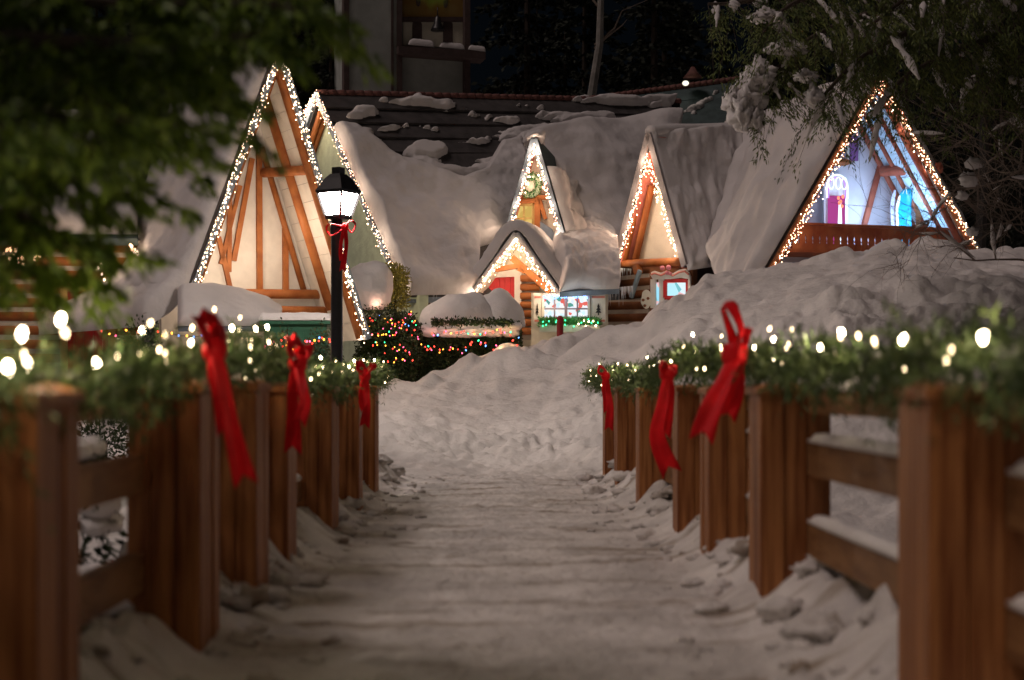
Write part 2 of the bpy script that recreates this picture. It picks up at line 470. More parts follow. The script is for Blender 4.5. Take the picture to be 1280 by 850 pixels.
ang = np.concatenate([np.linspace(-1.15, -.42, 30)[:-1], np.linspace(-.42, .42, 520), np.linspace(.42, 1.15, 30)[1:]])
dist = np.concatenate([np.geomspace(.6, 16, 150)[:-1], np.linspace(16, 34, 330)[:-1], np.geomspace(34, 380, 70)])
A_, D_ = np.meshgrid(np.tan(ang), dist)
X_ = A_ * D_; Y_ = D_
mb = MB(); mb.grid(np.stack([X_, Y_, ground_h(X_, Y_)], -1))
tag(mb.build('ground', SNOWD, None, True), 'lumpy snow covered ground rising to the cottages', None, None, 'structure')
# second piece of ground behind the viewer
mb = MB(); xx, yy = np.meshgrid(np.linspace(-40, 40, 40), np.linspace(-30, .9, 20)); mb.grid(np.stack([xx, yy, -1.05 + 0 * xx], -1))
tag(mb.build('ground', SNOWD, None, True), 'snow behind the bridge end', None, None, 'structure')

# ---- bridge deck and trodden snow path
def Bp(u, D, z=0.0): return Vector((u - .0115 * D, D, z))
mb = MB(); mb.prism([Bp(-1.75, -1, -.16), Bp(1.85, -1, -.16), Bp(1.85, 18.7, -.16), Bp(-1.75, 18.7, -.16)], (0, 0, -.22))
mb.prism([Bp(-1.35, -1, -.38), Bp(-1.05, -1, -.38), Bp(-1.05, 18.7, -.38), Bp(-1.35, 18.7, -.38)], (0, 0, -.3))
mb.prism([Bp(1.1, -1, -.38), Bp(1.4, -1, -.38), Bp(1.4, 18.7, -.38), Bp(1.1, 18.7, -.38)], (0, 0, -.3))
tag(mb.build('bridge_deck', RAILW), 'wooden bridge deck under trodden snow', None, None, 'structure')
uu = np.linspace(-1.62, 1.75, 230); dd = np.concatenate([np.geomspace(1.2, 5, 130)[:-1], np.linspace(5, 19.3, 420)])
U_, D2 = np.meshgrid(uu, dd); p = np.stack([U_.ravel(), D2.ravel(), 0 * U_.ravel()], 1)
e = np.where(U_ < 0, (-U_ - .90) / .34, (U_ - .98) / .40); e = np.clip(e, 0, 1.6)
lump = fbm(p * 2.3, 5, 2).reshape(U_.shape); chunk = np.abs(fbm(p * 2.6, 8, 1)).reshape(U_.shape) * 1.6; fine = fbm(p * 7, 13, 3).reshape(U_.shape)
prof = np.clip(e, 0, 1) ** 1.4
out = np.clip((np.abs(U_ - .06) - 1.45) / .22, 0, 1)
zz = .012 * fbm(p * np.array([1.2, .8, 1]), 2, 3).reshape(U_.shape) + .012 * np.abs(fine) + .010 * np.clip((D2 - 8) / 6, .2, 1) * np.abs(fbm(p * 14, 19, 2)).reshape(U_.shape)
zz = zz + prof * (.13 + .09 * np.clip(lump, -1, .8) + .10 * np.clip(chunk, 0, .9) * np.clip(e, 0, 1) + .02 * fine)
zz = zz + .03 * np.clip((np.abs(U_ - .06) - 1.12) / .25, 0, 1) - out ** 2 * .34
rows = np.abs(np.sin(D2 * math.pi / .28)) ** 12 * np.clip(1 - e * 3, 0, 1) * np.clip(fbm(p * np.array([.9, .7, 1]), 77, 2).reshape(U_.shape) * 2 - .2, 0, 1)
zz = zz - rows * .007 * (D2 < 9) + .020 * np.abs(fbm(p * 4.5, 29, 3)).reshape(U_.shape) * np.clip(.3 + lump, .1, 1)
far = np.clip((D2 - 17.8) / 1.5, 0, 1)
zz = zz * (1 - far * .6) - far * .02 + .03 * far * np.abs(fine)
base = np.stack([U_ - .0115 * D2, D2, np.full_like(U_, -.155)], -1); top = np.stack([U_ - .0115 * D2, D2, np.maximum(zz, -.14)], -1)
mb = MB(); mb.shell(top, base)
for k in range(420):
    side_ = random.choice((-1, 1)); D_k = random.uniform(2.6, 18.5); uk = (random.uniform(.92, 1.5) if random.random() < .75 else random.uniform(.6, 1.0)) * side_ + .06
    i_ = int(np.argmin(np.abs(dd - D_k))); j_ = int(np.argmin(np.abs(uu - uk))); r_ = random.choice((.015, .02, .025, .03, .04, .055, .08)) * random.uniform(.8, 1.3) * (1 if abs(uk) > .95 else .5)
    mb.blob((uk - .0115 * D_k, D_k, zz[i_, j_] + r_ * .15), r_ * 1.2, r_ * 1.2, r_ * .55, k, .5, 3.2, 16, 10)
tag(mb.build('snow_path', PATHM, None, True), 'trodden snow path over the bridge with ridges along the posts', None, None, 'structure')

# ================================================================== RAILINGS
def post(parent, uin, Dback, side, top, w=.39):
    """boxed column .39 m square: a core, three boards a side, and a hipped cap"""
    cu = uin + side * w / 2; c = Bp(cu, Dback - .195); nb = 3
    mb = MB(); z0, z1 = -.10, top
    mb.box((c.x, c.y, (z0 + z1) / 2), w - .016, .372, z1 - z0)
    t_ = .39; bw = w / nb - .007; bt = t_ / 3 - .008
    for sy in (-1, 1):
        for i in range(nb): mb.box((c.x - w / 2 + (i + .5) * w / nb, c.y + sy * (t_ / 2 - .012 + random.uniform(-.005, .005)), (z0 + z1) / 2 - .006), bw, .024, z1 - z0)
    for sx in (-1, 1):
        for i in (-1, 0, 1): mb.box((c.x + sx * (w / 2 - .010 + random.uniform(-.004, .004)), c.y + i * (t_ / 3 - .01), (z0 + z1) / 2 - .007), .024, bt, z1 - z0 - .002)
    o = mb.build('post', POSTW, parent)
    cp = MB(); h = w / 2 + .015; hy = .21
    v = [Vector((c.x + a * h, c.y + b * hy, z1)) for a, b in ((-1, -1), (1, -1), (1, 1), (-1, 1))]
    v2 = [q + Vector((0, 0, .03)) for q in v]; ap = [Vector((c.x + a * .1, c.y + b * .1, z1 + .05)) for a, b in ((-1, -1), (1, -1), (1, 1), (-1, 1))]
    cp.add(v + v2 + ap, [(3, 2, 1, 0)] + [(i, (i + 1) % 4, 4 + (i + 1) % 4, 4 + i) for i in range(4)] + [(4 + i, 4 + (i + 1) % 4, 8 + (i + 1) % 4, 8 + i) for i in range(4)] + [(8, 9, 10, 11)])
    cp.build('cap', POSTW, o)
    return c

RL = thing('bridge_railing', 'brown post and rail bridge railing ending beside the lamp post', 'railing', Bp(-1.28, 4, 0), 'railings of the bridge')
LP = [(-1.08, 2.25, 1.0), (-1.08, 4.16, 1.0), (-1.08, 6.28, 1.03), (-1.08, 7.66, 1.04), (-1.08, 8.78, 1.03), (-1.08, 11.1, 1.03), (-1.08, 13.2, 1.04), (-1.08, 15.0, 1.05)]
RP = [(1.2, 2.6, 1.0), (1.2, 4.77, 1.01), (1.2, 7.55, 1.02), (1.2, 9.3, 1.02), (1.2, 10.76, 1.03), (1.2, 13.5, 1.03), (1.2, 15.9, 1.04), (1.2, 17.6, 1.04)]
RR = thing('bridge_railing', 'brown post and rail bridge railing below the large snow mound', 'railing', Bp(1.4, 4, 0), 'railings of the bridge')
for root, LST, side in ((RL, LP, -1), (RR, RP, 1)):
    for i, (u, D, t) in enumerate(LST): post(root, u, D, side, t - .03, .27 if side < 0 else .31)
    for i in range(len(LST) - 1):
        u = LST[i][0] + side * .235; a = LST[i][1]; b = LST[i + 1][1] - .39
        for z, h in ((.955, .10), (.70, .14), (.34, .14)):
            mb = MB(); mb.beam(Bp(u, a - .02, z), Bp(u, b + .02, z), .06, h, UP)
            o = mb.build('rail', RAILW, root)
            if side > 0 or (z < .5 and i > 1):
                G = quad_grid(Bp(u - .035, a + .01, z + h / 2), Bp(u - .035, b - .01, z + h / 2), Bp(u + .035, a + .01, z + h / 2), Bp(u + .035, b - .01, z + h / 2), 24, 6)
                snow_sheet(G, .026, i * 7 + int(z * 10), (0, 0, 1), .08, .3, .6, 3).build('snow', SNOW, o, True)

# ================================================================== GARLANDS
def smooth_path(pts, n):
    pts = [Vector(p) for p in pts]; out = []
    for i in range(len(pts) - 1):
        p0, p1, p2, p3 = pts[max(i - 1, 0)], pts[i], pts[i + 1], pts[min(i + 2, len(pts) - 1)]
        for k in range(n):
            t = k / n
            out.append(.5 * ((2 * p1) + (p2 - p0) * t + (2 * p0 - 5 * p1 + 4 * p2 - p3) * t * t + (3 * p1 - p0 - 3 * p2 + p3) * t ** 3))
    out.append(pts[-1]); return out

def garland(label, pts, seed, bulb_label, bulb_px, nl):
    root = thing('evergreen_garland', label, 'garland', pts[0], 'garlands along the railings')
    path = smooth_path(pts, 14); L = sum((b - a).length for a, b in zip(path, path[1:]))
    st = MB(); st.tube(path, .015, 6); st.build('stem', WIRE, root)
    rs = np.random.RandomState(seed); n = int(L * 120); pos = []; dr = []; lens = []
    for p in sample_path(path, n):
        p = np.array(p)
        d = rs.normal(size=3); d[1] *= .8; d[2] -= .25; d /= np.linalg.norm(d); ln = rs.uniform(.09, .20)
        if rs.rand() < .05: ln *= 1.5
        for k in range(16):
            t = rs.uniform(.05, 1); q = p + d * ln * t + np.array([0, 0, -.10 * (ln * t) ** 2 / .09])
            dd = d + rs.normal(size=3) * .75
            pos.append(q); dr.append(dd); lens.append(rs.uniform(.03, .06))
    fo = MB(); fo.leaves(np.array(pos), np.array(dr), np.array(lens), .0042)
    fo.build('foliage', NEED, root)
    # bulbs of the string wound through it
    sroot = thing('garland_light_string', bulb_label, 'string lights', pts[0], 'light strings in the garlands')
    w = MB(); wp = []
    for i, p in enumerate(sample_path(path, int(L * 9))):
        a = i * .9; wp.append(p + Vector((math.cos(a) * .09, 0, math.sin(a) * .09)))
    w.tube(wp, .004, 4); w.build('wire', WIRE, sroot)
    for (px, py, D, r) in bulb_px: bulb_obj(sroot, P(px, py, D), r, B_GAR if r > .0066 else B_GARD)
    wq = [p for p in wp if p.z > 1.10]
    for p in random.sample(wq, min(len(wq), 54)): bulb_obj(sroot, p + Vector((random.uniform(-.04, .04), -.06, random.uniform(-.05, .05))), .0065, B_GARD)
    for p in sample_path(path, nl):
        lamp(p + Vector((random.uniform(-.12, .12), -.12, .10)), 1.4, (1, .78, .52), .02, 'garland_glow')
    return root, path

gl = [(2.4, .07), (3.3, .08), (4.15, .10), (4.95, .12), (6.14, .18), (7.2, .23), (8.1, .27), (9.4, .17), (11.8, .16), (14, .22), (16.9, .26)]
gr = [(2.4, .12), (3.3, .14), (4.16, .15), (4.9, .17), (5.7, .18), (7.2, .2), (8.8, .22), (11.4, .30), (13.2, .19), (16, .22), (21, .27)]
Lp = [Bp(-1.17, D, .935 + z) for D, z in gl]; Rp = [Bp(1.28, D, .935 + z) for D, z in gr]
def bl(lst, u):   # bulbs seen at these places, on the camera side of the garland
    out = []
    for px, py, s in lst:
        D = 2000 * u / (px - 617.0); D = max(2.6, min(21, D)) - .17
        out.append((px, py, D, .0080 * s))
    return out
left_b = bl([(27, 418, 1.2), (76, 399, 1.2), (10, 460, 1.3), (34, 455, 1), (121, 455, 1.25), (178, 414, .9), (188, 404, .8), (239, 429, 1), (260, 438, 1.1), (278, 425, .9), (268, 387, .7),
    (290, 410, .9), (299, 413, .7), (199, 437, .7), (206, 452, .8), (176, 443, .6), (300, 397, .6), (320, 411, .9), (334, 409, .9), (325, 424, .7), (338, 437, .7), (286, 427, .6), (302, 424, .6),
    (384, 448, .9), (401, 447, .9), (404, 460, 1), (420, 452, .6), (436, 458, 1), (443, 451, .9), (434, 470, .8), (452, 465, .9), (468, 450, 1), (470, 472, 1), (447, 476, .8), (425, 470, .7), (462, 480, .8)], -1.2)
right_b = bl([(1229, 421, 1.4), (1129, 424, 1.1), (1052, 415, 1.1), (1026, 435, 1.1), (1073, 420, .8), (1093, 426, .8), (1045, 443, .7), (967, 424, .9), (962, 411, .8), (967, 451, 1.2), (943, 435, .9), (944, 444, .8),
    (938, 413, .6), (978, 453, .8), (866, 418, .9), (868, 441, 1), (902, 420, .6), (901, 432, .6), (749, 455, .9), (747, 470, .9), (809, 447, .9), (818, 456, .9), (808, 467, .8), (827, 463, .7), (824, 452, .6), (990, 412, .6), (983, 436, .6), (1183, 452, .8)], 1.3)
garland('evergreen garland draped along the railing that ends beside the lamp post', Lp, 5, 'warm white bulbs wound through the garland on the railing near the lamp post', left_b, 26)
garland('evergreen garland draped along the railing below the large snow mound', Rp, 6, 'warm white bulbs wound through the garland below the snow mound', right_b, 24)

# ================================================================== RED BOWS
def ribbon(pts, w0, w1, side, notch=True):
    pts = smooth_path(pts, 6); n = len(pts); mb = MB()
    side = Vector(side).normalized(); G = []
    for i, p in enumerate(pts):
        t = i / (n - 1); w = w0 + (w1 - w0) * t
        tan = (pts[min(i + 1, n - 1)] - pts[max(i - 1, 0)]).normalized()
        s = (side - tan * side.dot(tan)).normalized(); nn = tan.cross(s)
        ph = math.sin(t * 7 + w0 * 90) * .25; s = s * math.cos(ph) + nn * math.sin(ph)
        row = []
        for k in range(7):
            a = (k / 6 - .5) * 2
            q = p + s * (a * w / 2) + nn * (.12 * w * math.cos(a * 3.0 + t * 5))
            if notch and i == n - 1: q += tan * (abs(a) - .5) * w * .5
            row.append(tuple(q))
        G.append(row)
    G = np.array(G); d = np.cross(np.gradient(G, axis=0), np.gradient(G, axis=1)); d /= np.linalg.norm(d, axis=2, keepdims=True) + 1e-9
    mb.shell(G + d * .0012, G - d * .0012); return mb

def bow(label, knot, D, tails, loops, w, group='red bows on the garlands'):
    K = P(*knot, D)
    root = thing('ribbon_bow', label, 'bow', K, group)
    s = F / D
    kb = MB(); kb.blob(K, w * .42, w * .3, w * .42, 3, .15, 3, 14, 10); kb.build('knot', RIB, root, True)
    for pl, wt in tails:
        pp = [P(x, y, D + dz) for x, y, dz in pl]
        ribbon([K + Vector((0, -.02, 0))] + pp, w * .42, wt * .78, (1, -.35, 0)).build('tail', RIB, root, True)
    for pl in loops:
        pp = [K] + [P(x, y, D + dz) for x, y, dz in pl] + [K + Vector((.01, 0, .01))]
        ribbon(pp, w * .58, w * .58, (.3, 1, .2), False).build('loop', RIB, root, True)
    return root
bow('large red bow with one long tail slanting down over the darkest garlanded post', (268, 437), 5.75,
    [([(278, 480, -.05), (292, 540, -.1), (306, 600, -.12)], .115), ([(268, 470, .0), (276, 505, .03), (281, 540, .05)], .08)],
    [[(252, 412, -.08), (250, 396, -.02), (268, 402, .06)], [(268, 418, .05), (262, 398, .1), (274, 408, .15)]], .11)
bow('dim shaded red bow hanging between the large bow and the small bright bow', (372, 455), 8.1,
    [([(366, 490, 0), (368, 525, .03), (366, 562, .05)], .12), ([(378, 485, -.1), (382, 505, -.14), (374, 527, -.15)], .10)],
    [[(362, 440, -.08), (366, 424, 0), (378, 436, .08)], [(384, 446, .05), (386, 432, .1), (374, 440, .1)]], .12)
bow('small bright red bow on the last post of the railing near the lamp post', (456, 470), 12.2,
    [([(458, 490, 0), (459, 510, -.03), (456, 532, .02)], .10), ([(453, 485, 0), (452, 500, .04), (455, 512, .05)], .07)],
    [[(447, 462, -.08), (450, 454, 0), (458, 464, .06)], [(464, 462, -.05), (466, 456, 0), (457, 464, .06)]], .11)
bow('large red bow with its loop standing above the garland and a broad tail', (918, 444), 7.35,
    [([(905, 475, -.05), (890, 510, -.1), (878, 545, -.12)], .15), ([(922, 475, 0), (918, 500, .04), (910, 520, .05)], .11)],
    [[(926, 415, -.08), (914, 383, 0), (904, 388, .08), (914, 420, .06)], [(930, 430, .05), (932, 412, .1), (922, 425, .1)]], .15)
bow('red bow with a wide pointed tail on the post beside the large bow', (834, 468), 10.2,
    [([(828, 505, -.05), (822, 545, -.08), (838, 588, -.1)], .17), ([(838, 490, 0), (836, 520, .03), (832, 545, .05)], .09)],
    [[(826, 464, -.08), (830, 456, 0), (838, 463, .08)], [(842, 465, .05), (842, 458, .1), (836, 464, .1)]], .12)
bow('smallest red bow with a thin tail at the bare end of the garland', (757, 470), 15.6,
    [([(760, 490, 0), (763, 510, -.04), (761, 536, .0)], .11), ([(755, 485, 0), (757, 500, .04), (758, 515, .05)], .07)],
    [[(748, 466, -.08), (751, 459, 0), (759, 466, .06)]], .11)

# ================================================================== STREET LAMP
LB = P(421, 430, 22); lz = gz(LB.x, LB.y); LB.z = lz
SL = thing('street_lamp', 'black street lamp with glowing white lantern and red bow', 'street lamp', LB)
mb = MB(); top = P(421, 274, 22).z
mb.tube([(LB.x, LB.y, lz - .1), (LB.x, LB.y, lz + .35), (LB.x, LB.y, lz + .42), (LB.x, LB.y, top - .25), (LB.x, LB.y, top - .2), (LB.x, LB.y, top)], [.15, .14, .085, .08, .095, .075], 14)
mb.build('pole', BLACKM, SL, True)
def lantern(c, rot):
    a = math.radians(rot); zb = c.z; gh = .36; wb, wt = .125, .205
    def sq(w, z): return [Vector((c.x + w * 1.41 * math.cos(a + k * math.pi / 2), c.y + w * 1.41 * math.sin(a + k * math.pi / 2), z)) for k in range(4)]
    b, t = sq(wb, zb + .04), sq(wt, zb + gh)
    g = MB(); g.add(b + t, [(i, (i + 1) % 4, 4 + (i + 1) % 4, 4 + i) for i in range(4)]); g.build('glass', LAMPG, SL)
    fr = MB()
    for i in range(4):
        fr.beam(b[i], t[i], .035, .035, Vector((b[i].x - c.x, b[i].y - c.y, 0)))
        fr.beam(b[i], b[(i + 1) % 4], .03, .03, UP); fr.beam(t[i], t[(i + 1) % 4], .03, .03, UP)
    fr.box((c.x, c.y, zb + .02), .26, .26, .05, Vector((math.cos(a + .785), math.sin(a + .785), 0)), Vector((-math.sin(a + .785), math.cos(a + .785), 0)))
    fr.build('frame', BLACKM, SL)
    rf = MB(); e0, e1, e2, e3 = sq(.225, zb + gh + .005), sq(.225, zb + gh + .03), sq(.14, zb + gh + .19), sq(.08, zb + gh + .26)
    v = e0 + e1 + e2 + e3; f = [(3, 2, 1, 0)]
    for L in range(3): f += [(L * 4 + i, L * 4 + (i + 1) % 4, L * 4 + 4 + (i + 1) % 4, L * 4 + 4 + i) for i in range(4)]
    f.append((12, 13, 14, 15)); rf.add(v, f)
    rf.box((c.x, c.y, zb + gh + .30), .13, .13, .10, Vector((math.cos(a + .785), math.sin(a + .785), 0)), Vector((-math.sin(a + .785), math.cos(a + .785), 0)))
    rf.build('roof', BLACKM, SL)
lantern(Vector((P(423, 274, 22).x, 22, top)), 284)
bow('red bow tied to the black lamp post below its lantern', (431, 284), 21.75,
    [([(433, 305, -.03), (431, 322, -.05), (428, 338, -.05)], .11), ([(427, 300, 0), (426, 315, .02), (427, 325, .03)], .08)],
    [[(438, 276, -.1), (444, 281, -.06), (440, 290, .0)], [(412, 280, -.15), (408, 288, -.1), (416, 294, .0)]], .13, None)

# ================================================================== WHITE TIMBERED A-FRAME (beside the lamp)
def zdown(p, z): return Vector((p.x, p.y, z))
pa = Plane(P(350, 62, 27), 30)
A1 = thing('timbered_cottage', 'white steep A frame cottage with orange timbers behind the street lamp', 'cottage', Vector((-3.9, 27, .6)))
apx = pa.at(350, 64); Lf = pa.at(242, 360); Rf = pa.at(460, 424); RI = pa.r; REC = 1.7
rt = lambda p, L: Vector(p) + RI * L
# roof skins (left outer slope flares out at the foot)
leftp = [apx, pa.at(300, 196), pa.at(263, 300), pa.at(240, 362)]
fl0 = pa.at(232, 385)
nl_ = normal_of(apx, Lf, rt(apx, 4), (-1, -.5, .5)); nr_ = normal_of(apx, Rf, rt(apx, 4), (1, 0, .5))
mb = MB(); mb.prism([apx, Lf, rt(Lf, 5), rt(apx, 5)], nl_ * .10); mb.prism([apx, Rf, rt(Rf, 5), rt(apx, 5)], nr_ * .04)
roof = mb.build('roof', SHING, A1)
front = [apx + UP * .05, pa.at(322, 140), pa.at(285, 240), pa.at(256, 325), pa.at(232, 372), pa.at(212, 392), pa.at(186, 408)]
back = [rt(q, 4.6) + Vector((0, 0, 0)) for q in front]
back[4] += Vector((-.35, 0, .05)); back[5] += Vector((-.75, -.2, 0)); back[6] += Vector((-1.0, -.3, -.05)); back[3] += Vector((-.12, 0, 0))
sg = loft_grid(front, back, 70, 90)
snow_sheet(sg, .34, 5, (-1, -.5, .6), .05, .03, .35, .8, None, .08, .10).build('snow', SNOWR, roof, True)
# thin snow along the right outer slope
sg = loft_grid([apx + nr_ * .1, Rf + nr_ * .1], [rt(apx, 4.6) + nr_ * .1, rt(Rf, 4.6) + nr_ * .1], 40, 50)
snow_sheet(sg - np.array(tuple(nr_)) * .05, .06, 6, (1, 0, .5), .05, .05).build('snow', SNOWR, roof, True)
# soffit boards under the right and left slopes, front part
def soffit(parent, a, f, n_, depth, rows, m):
    mb = MB()
    for i in range(rows):
        p0 = a.lerp(f, i / rows + .0005); p1 = a.lerp(f, (i + 1) / rows - .0005)
        mb.prism([p0, p1, p1 + RI_ * depth, p0 + RI_ * depth], n_ * -.03)
    return mb.build('soffit', m, parent)
RI_ = RI
soffit(A1, apx - nr_ * .01, Rf - nr_ * .01, nr_, REC + .1, 16, WHITEW); soffit(A1, apx - nl_ * .01, Lf - nl_ * .01, nl_, REC + .1, 16, WHITEW)
# recessed wall
wa = pa.at(345, 100, 0); w0 = apx + RI * REC
wl, wr = rt(Lf, REC), rt(Rf, REC)
zb = .5
mb = MB(); mb.prism([w0, wl, zdown(wl, zb), zdown(wr, zb), wr], RI * .15); mb.build('wall', WHITEW, A1)
front_n = pa.n
def tb(root, pl, q0, q1, w, d, off, m, name='timber', rnd=False):
    a = pl.at(*q0, off); b = pl.at(*q1, off); mb = MB()
    if rnd: mb.tube([a, b], w / 2, 10)
    else: mb.beam(a, b, w, d, pl.n)
    return mb.build(name, m, root, rnd)
S = 27 / F
for q0, q1, w in (((323.7, 190), (324.5, 364), .10), ((356.5, 285), (357, 364), .10), ((287, 245), (286, 340), .08), ((315, 198), (292, 326), .09), ((273, 296), (288, 362), .08), ((300, 232), (276, 330), .07)):
    tb(A1, pa, q0, q1, w, .07, REC - .04, LOGW)
tb(A1, pa, (327, 184), (380, 364), .11, .10, REC - .08, LOGW, 'rafter', True)
# rafters on the soffit: thick log midway, and the rake beam in front
def srafter(root, a, f, n_, off, w, t0, t1, m=LOGW):
    p0 = a.lerp(f, t0) + RI_ * off - n_ * (w * .55); p1 = a.lerp(f, t1) + RI_ * off - n_ * (w * .55)
    mb = MB(); mb.tube([p0, p1], w / 2, 12); return mb.build('rafter', m, root, True)
srafter(A1, apx, Rf, nr_, .95, .17, .12, .88); srafter(A1, apx, Rf, nr_, .12, .15, .02, .99); srafter(A1, apx, Lf, nl_, .12, .13, .05, .98)
mb = MB(); c0 = pa.at(330, 216, REC - .1); c1 = pa.at(392, 212, .1); mb.tube([c0, c1], .085, 12); mb.build('purlin', LOGW, A1, True)
for q0, q1, r, off in (((296, 367), (412, 368), .085, REC - .25), ((322, 388), (414, 389), .085, REC - .35), ((300, 404), (418, 406), .09, REC - .35)):
    mb = MB(); mb.tube([pa.at(*q0, off), pa.at(*q1, off)], r, 12); mb.build('base_log', LOGW, A1, True)
# fascia boards
for a, b in ((apx, Lf), (apx, Rf)):
    mb = MB(); mb.beam(a - RI * .02, b - RI * .02, .10, .05, pa.n); mb.build('fascia', SLATE, A1)
# rounded snow covered porch roof along the foot
def porch():
    top_ = [pa.at(222, 362, -.1), pa.at(262, 361, -.1), pa.at(300, 366, -.15), pa.at(328, 377, -.2), pa.at(350, 392, -.25)]
    bot = [pa.at(222, 408, -.75), pa.at(262, 408, -.85), pa.at(300, 408, -.85), pa.at(328, 408, -.8), pa.at(350, 404, -.6)]
    G = loft_grid(top_, bot, 40, 60)
    nn = np.array([0, -.05, .06])
    mb = MB(); mb.shell(G + np.array([0, 0, -.01]), G + np.array([0, .05, -.08])); o = mb.build('porch_roof', SLATE, A1)
    snow_sheet(G, .14, 12, (0, -1, .8), .08, .05, .15).build('snow', SNOWR, o, True)
porch()
icicle_string('icicle lights on both rakes of the white timbered A frame behind the street lamp',
    [[pa.at(349, 60, -.06), pa.at(300, 192, -.06), pa.at(244, 352, -.06)], [pa.at(351, 62, -.06), pa.at(404, 240, -.06), pa.at(456, 412, -.06)]],
    84, .36, [B_WARM, B_WHITE, B_WHITE], pa.n, .0105, power=7.0, nl=5, lout=-.25)
lamp(pa.at(300, 330, .8), 19, WARMC, .1, 'string_glow'); lamp(pa.at(350, 300, .6), 22, WARMC, .1, 'string_glow')

# ================================================================== LONG LOG COTTAGE
pb = Plane(P(397, 116, 36), -60)
B = thing('log_cottage', 'long log cottage with pale green gable end, dormer and red door under deep snow', 'cottage', Vector((-1, 34, 1.3)))
bA = pb.at(397, 117); bR = pb.at(505, 365); bL = Vector((2 * bA.x - bR.x, 2 * bA.y - bR.y, bR.z))
bTR = P(850, 128, 41.2); bBR = P(806, 362, 35.8)
nB = normal_of(bA, bTR, bR)
mb = MB(); mb.prism([bA, bTR, bBR, bR], nB * -.15); mb.prism([bA, bTR, bTR + Vector((-1, 5, -4)), bL], Vector((0, 0, -.15)))
broof = mb.build('roof', SHING, B)
shingles(bA, bTR, bA.lerp(bR, .55), bTR.lerp(bBR, .55), 7, nB).build('shingle_course', SHING, broof)
# ridge tiles
mb = MB(); pts = sample_path([bA + UP * .03, bTR + UP * .03], 46)
for a, b in zip(pts, pts[1:]): mb.tube([a, a.lerp(b, .5), a.lerp(b, .99)], [.055, .068, .075], 8)
mb.build('ridge_tile', TILE, B, True)
# gable wall
RI_ = pb.r
ins = .35
mb = MB(); g = lambda p: p + pb.r * ins
mb.prism([g(bA), g(bL), zdown(g(bL), .6), zdown(g(bR), .6), g(bR)], pb.r * .2); mb.build('wall', GREENW, B)
nBl = normal_of(bA, bL, bA + pb.r, (-.5, .5, .6))
soffit(B, bA - nBl * .01, bL - nBl * .01, nBl, ins, 10, GREENW); soffit(B, bA - nB * .16, bR - nB * .16, nB, ins, 10, GREENW)
for t0, t1, off in ((.06, .9, .16), (.05, .9, .30)):
    p0, p1 = bA.lerp(bL, t0) - nBl * .1 + pb.r * off, bA.lerp(bL, t1) - nBl * .1 + pb.r * off
    mb = MB(); mb.tube([p0, p1], .07, 8); mb.build('rafter', LOGW, B, True)
for a, b in ((bA, bL), (bA, bR)):
    mb = MB(); mb.beam(a - pb.r * .03, b - pb.r * .03, .13, .06, pb.n); mb.build('fascia', SLATE, B)
# snow on the front slope, its upper edge uneven
def slope_pt(u, v): return np.array(tuple(bA.lerp(bTR, u).lerp(bR.lerp(bBR, u), v)))
def slope_snow(u0, u1, vt, vb, thick, seed, n=110, m=80, **k):
    us = np.linspace(u0, u1, n); G = np.zeros((n, m, 3))
    for i, u in enumerate(us):
        t = (u - u0) / (u1 - u0); a = np.interp(t, vt[0], vt[1]); b = np.interp(t, vb[0], vb[1])
        for j in range(m): G[i, j] = slope_pt(u, a + (b - a) * j / (m - 1))
    G = G + np.array(tuple(nB)) * .09
    return snow_sheet(G, thick, seed, (0, -1, .6), **k)
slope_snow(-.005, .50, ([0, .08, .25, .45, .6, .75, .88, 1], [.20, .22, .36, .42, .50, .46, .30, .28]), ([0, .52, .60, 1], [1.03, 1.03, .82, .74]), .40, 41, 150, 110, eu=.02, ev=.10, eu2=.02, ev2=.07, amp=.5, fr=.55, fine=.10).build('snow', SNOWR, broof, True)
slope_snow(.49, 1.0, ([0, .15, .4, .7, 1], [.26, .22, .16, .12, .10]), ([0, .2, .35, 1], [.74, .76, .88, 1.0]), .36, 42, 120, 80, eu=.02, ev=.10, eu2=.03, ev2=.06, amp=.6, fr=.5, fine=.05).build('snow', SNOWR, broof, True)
def ragged(fn, nn, u0, u1, v0, v1, thr, seed, n=150, m=70, su=9, sv=16, top=.16, bias=None):
    us = np.linspace(u0, u1, n); vs = np.linspace(v0, v1, m)
    G = np.array([[fn(u, v) for v in vs] for u in us]); U, V = np.meshgrid(us, vs, indexing='ij')
    q = np.stack([U.ravel() * su + V.ravel() * 3, V.ravel() * sv, 0 * U.ravel()], 1)
    h = fbm(q, seed, 4).reshape(n, m) - thr + (bias(U, V) if bias else 0)
    ed_ = np.minimum(np.minimum((U - u0) / (u1 - u0), (u1 - U) / (u1 - u0)), np.minimum((V - v0) / (v1 - v0), (v1 - V) / (v1 - v0)))
    h = h - np.clip(.06 - ed_, 0, 1) * 8
    T = np.where(h > 0, top * np.sqrt(np.clip(h * 2.2, 0, 1)), h * .8); T = np.clip(T, -.25, top) + .075 * (h > -.05)
    N = np.array(tuple(nn)); mb = MB(); mb.shell(G + N * T[..., None], G - N * .32); return mb
ragged(slope_pt, nB, .03, .62, .02, .46, .17, 210, 200, 80, bias=lambda U, V: .9 * np.clip(V - .16 - .25 * U, -.2, .3)).build('snow', SNOWR, broof, True)
ragged(slope_pt, nB, .55, .98, -.01, .30, .02, 221, 120, 60, bias=lambda U, V: .8 * (V - .1)).build('snow', SNOWR, broof, True)
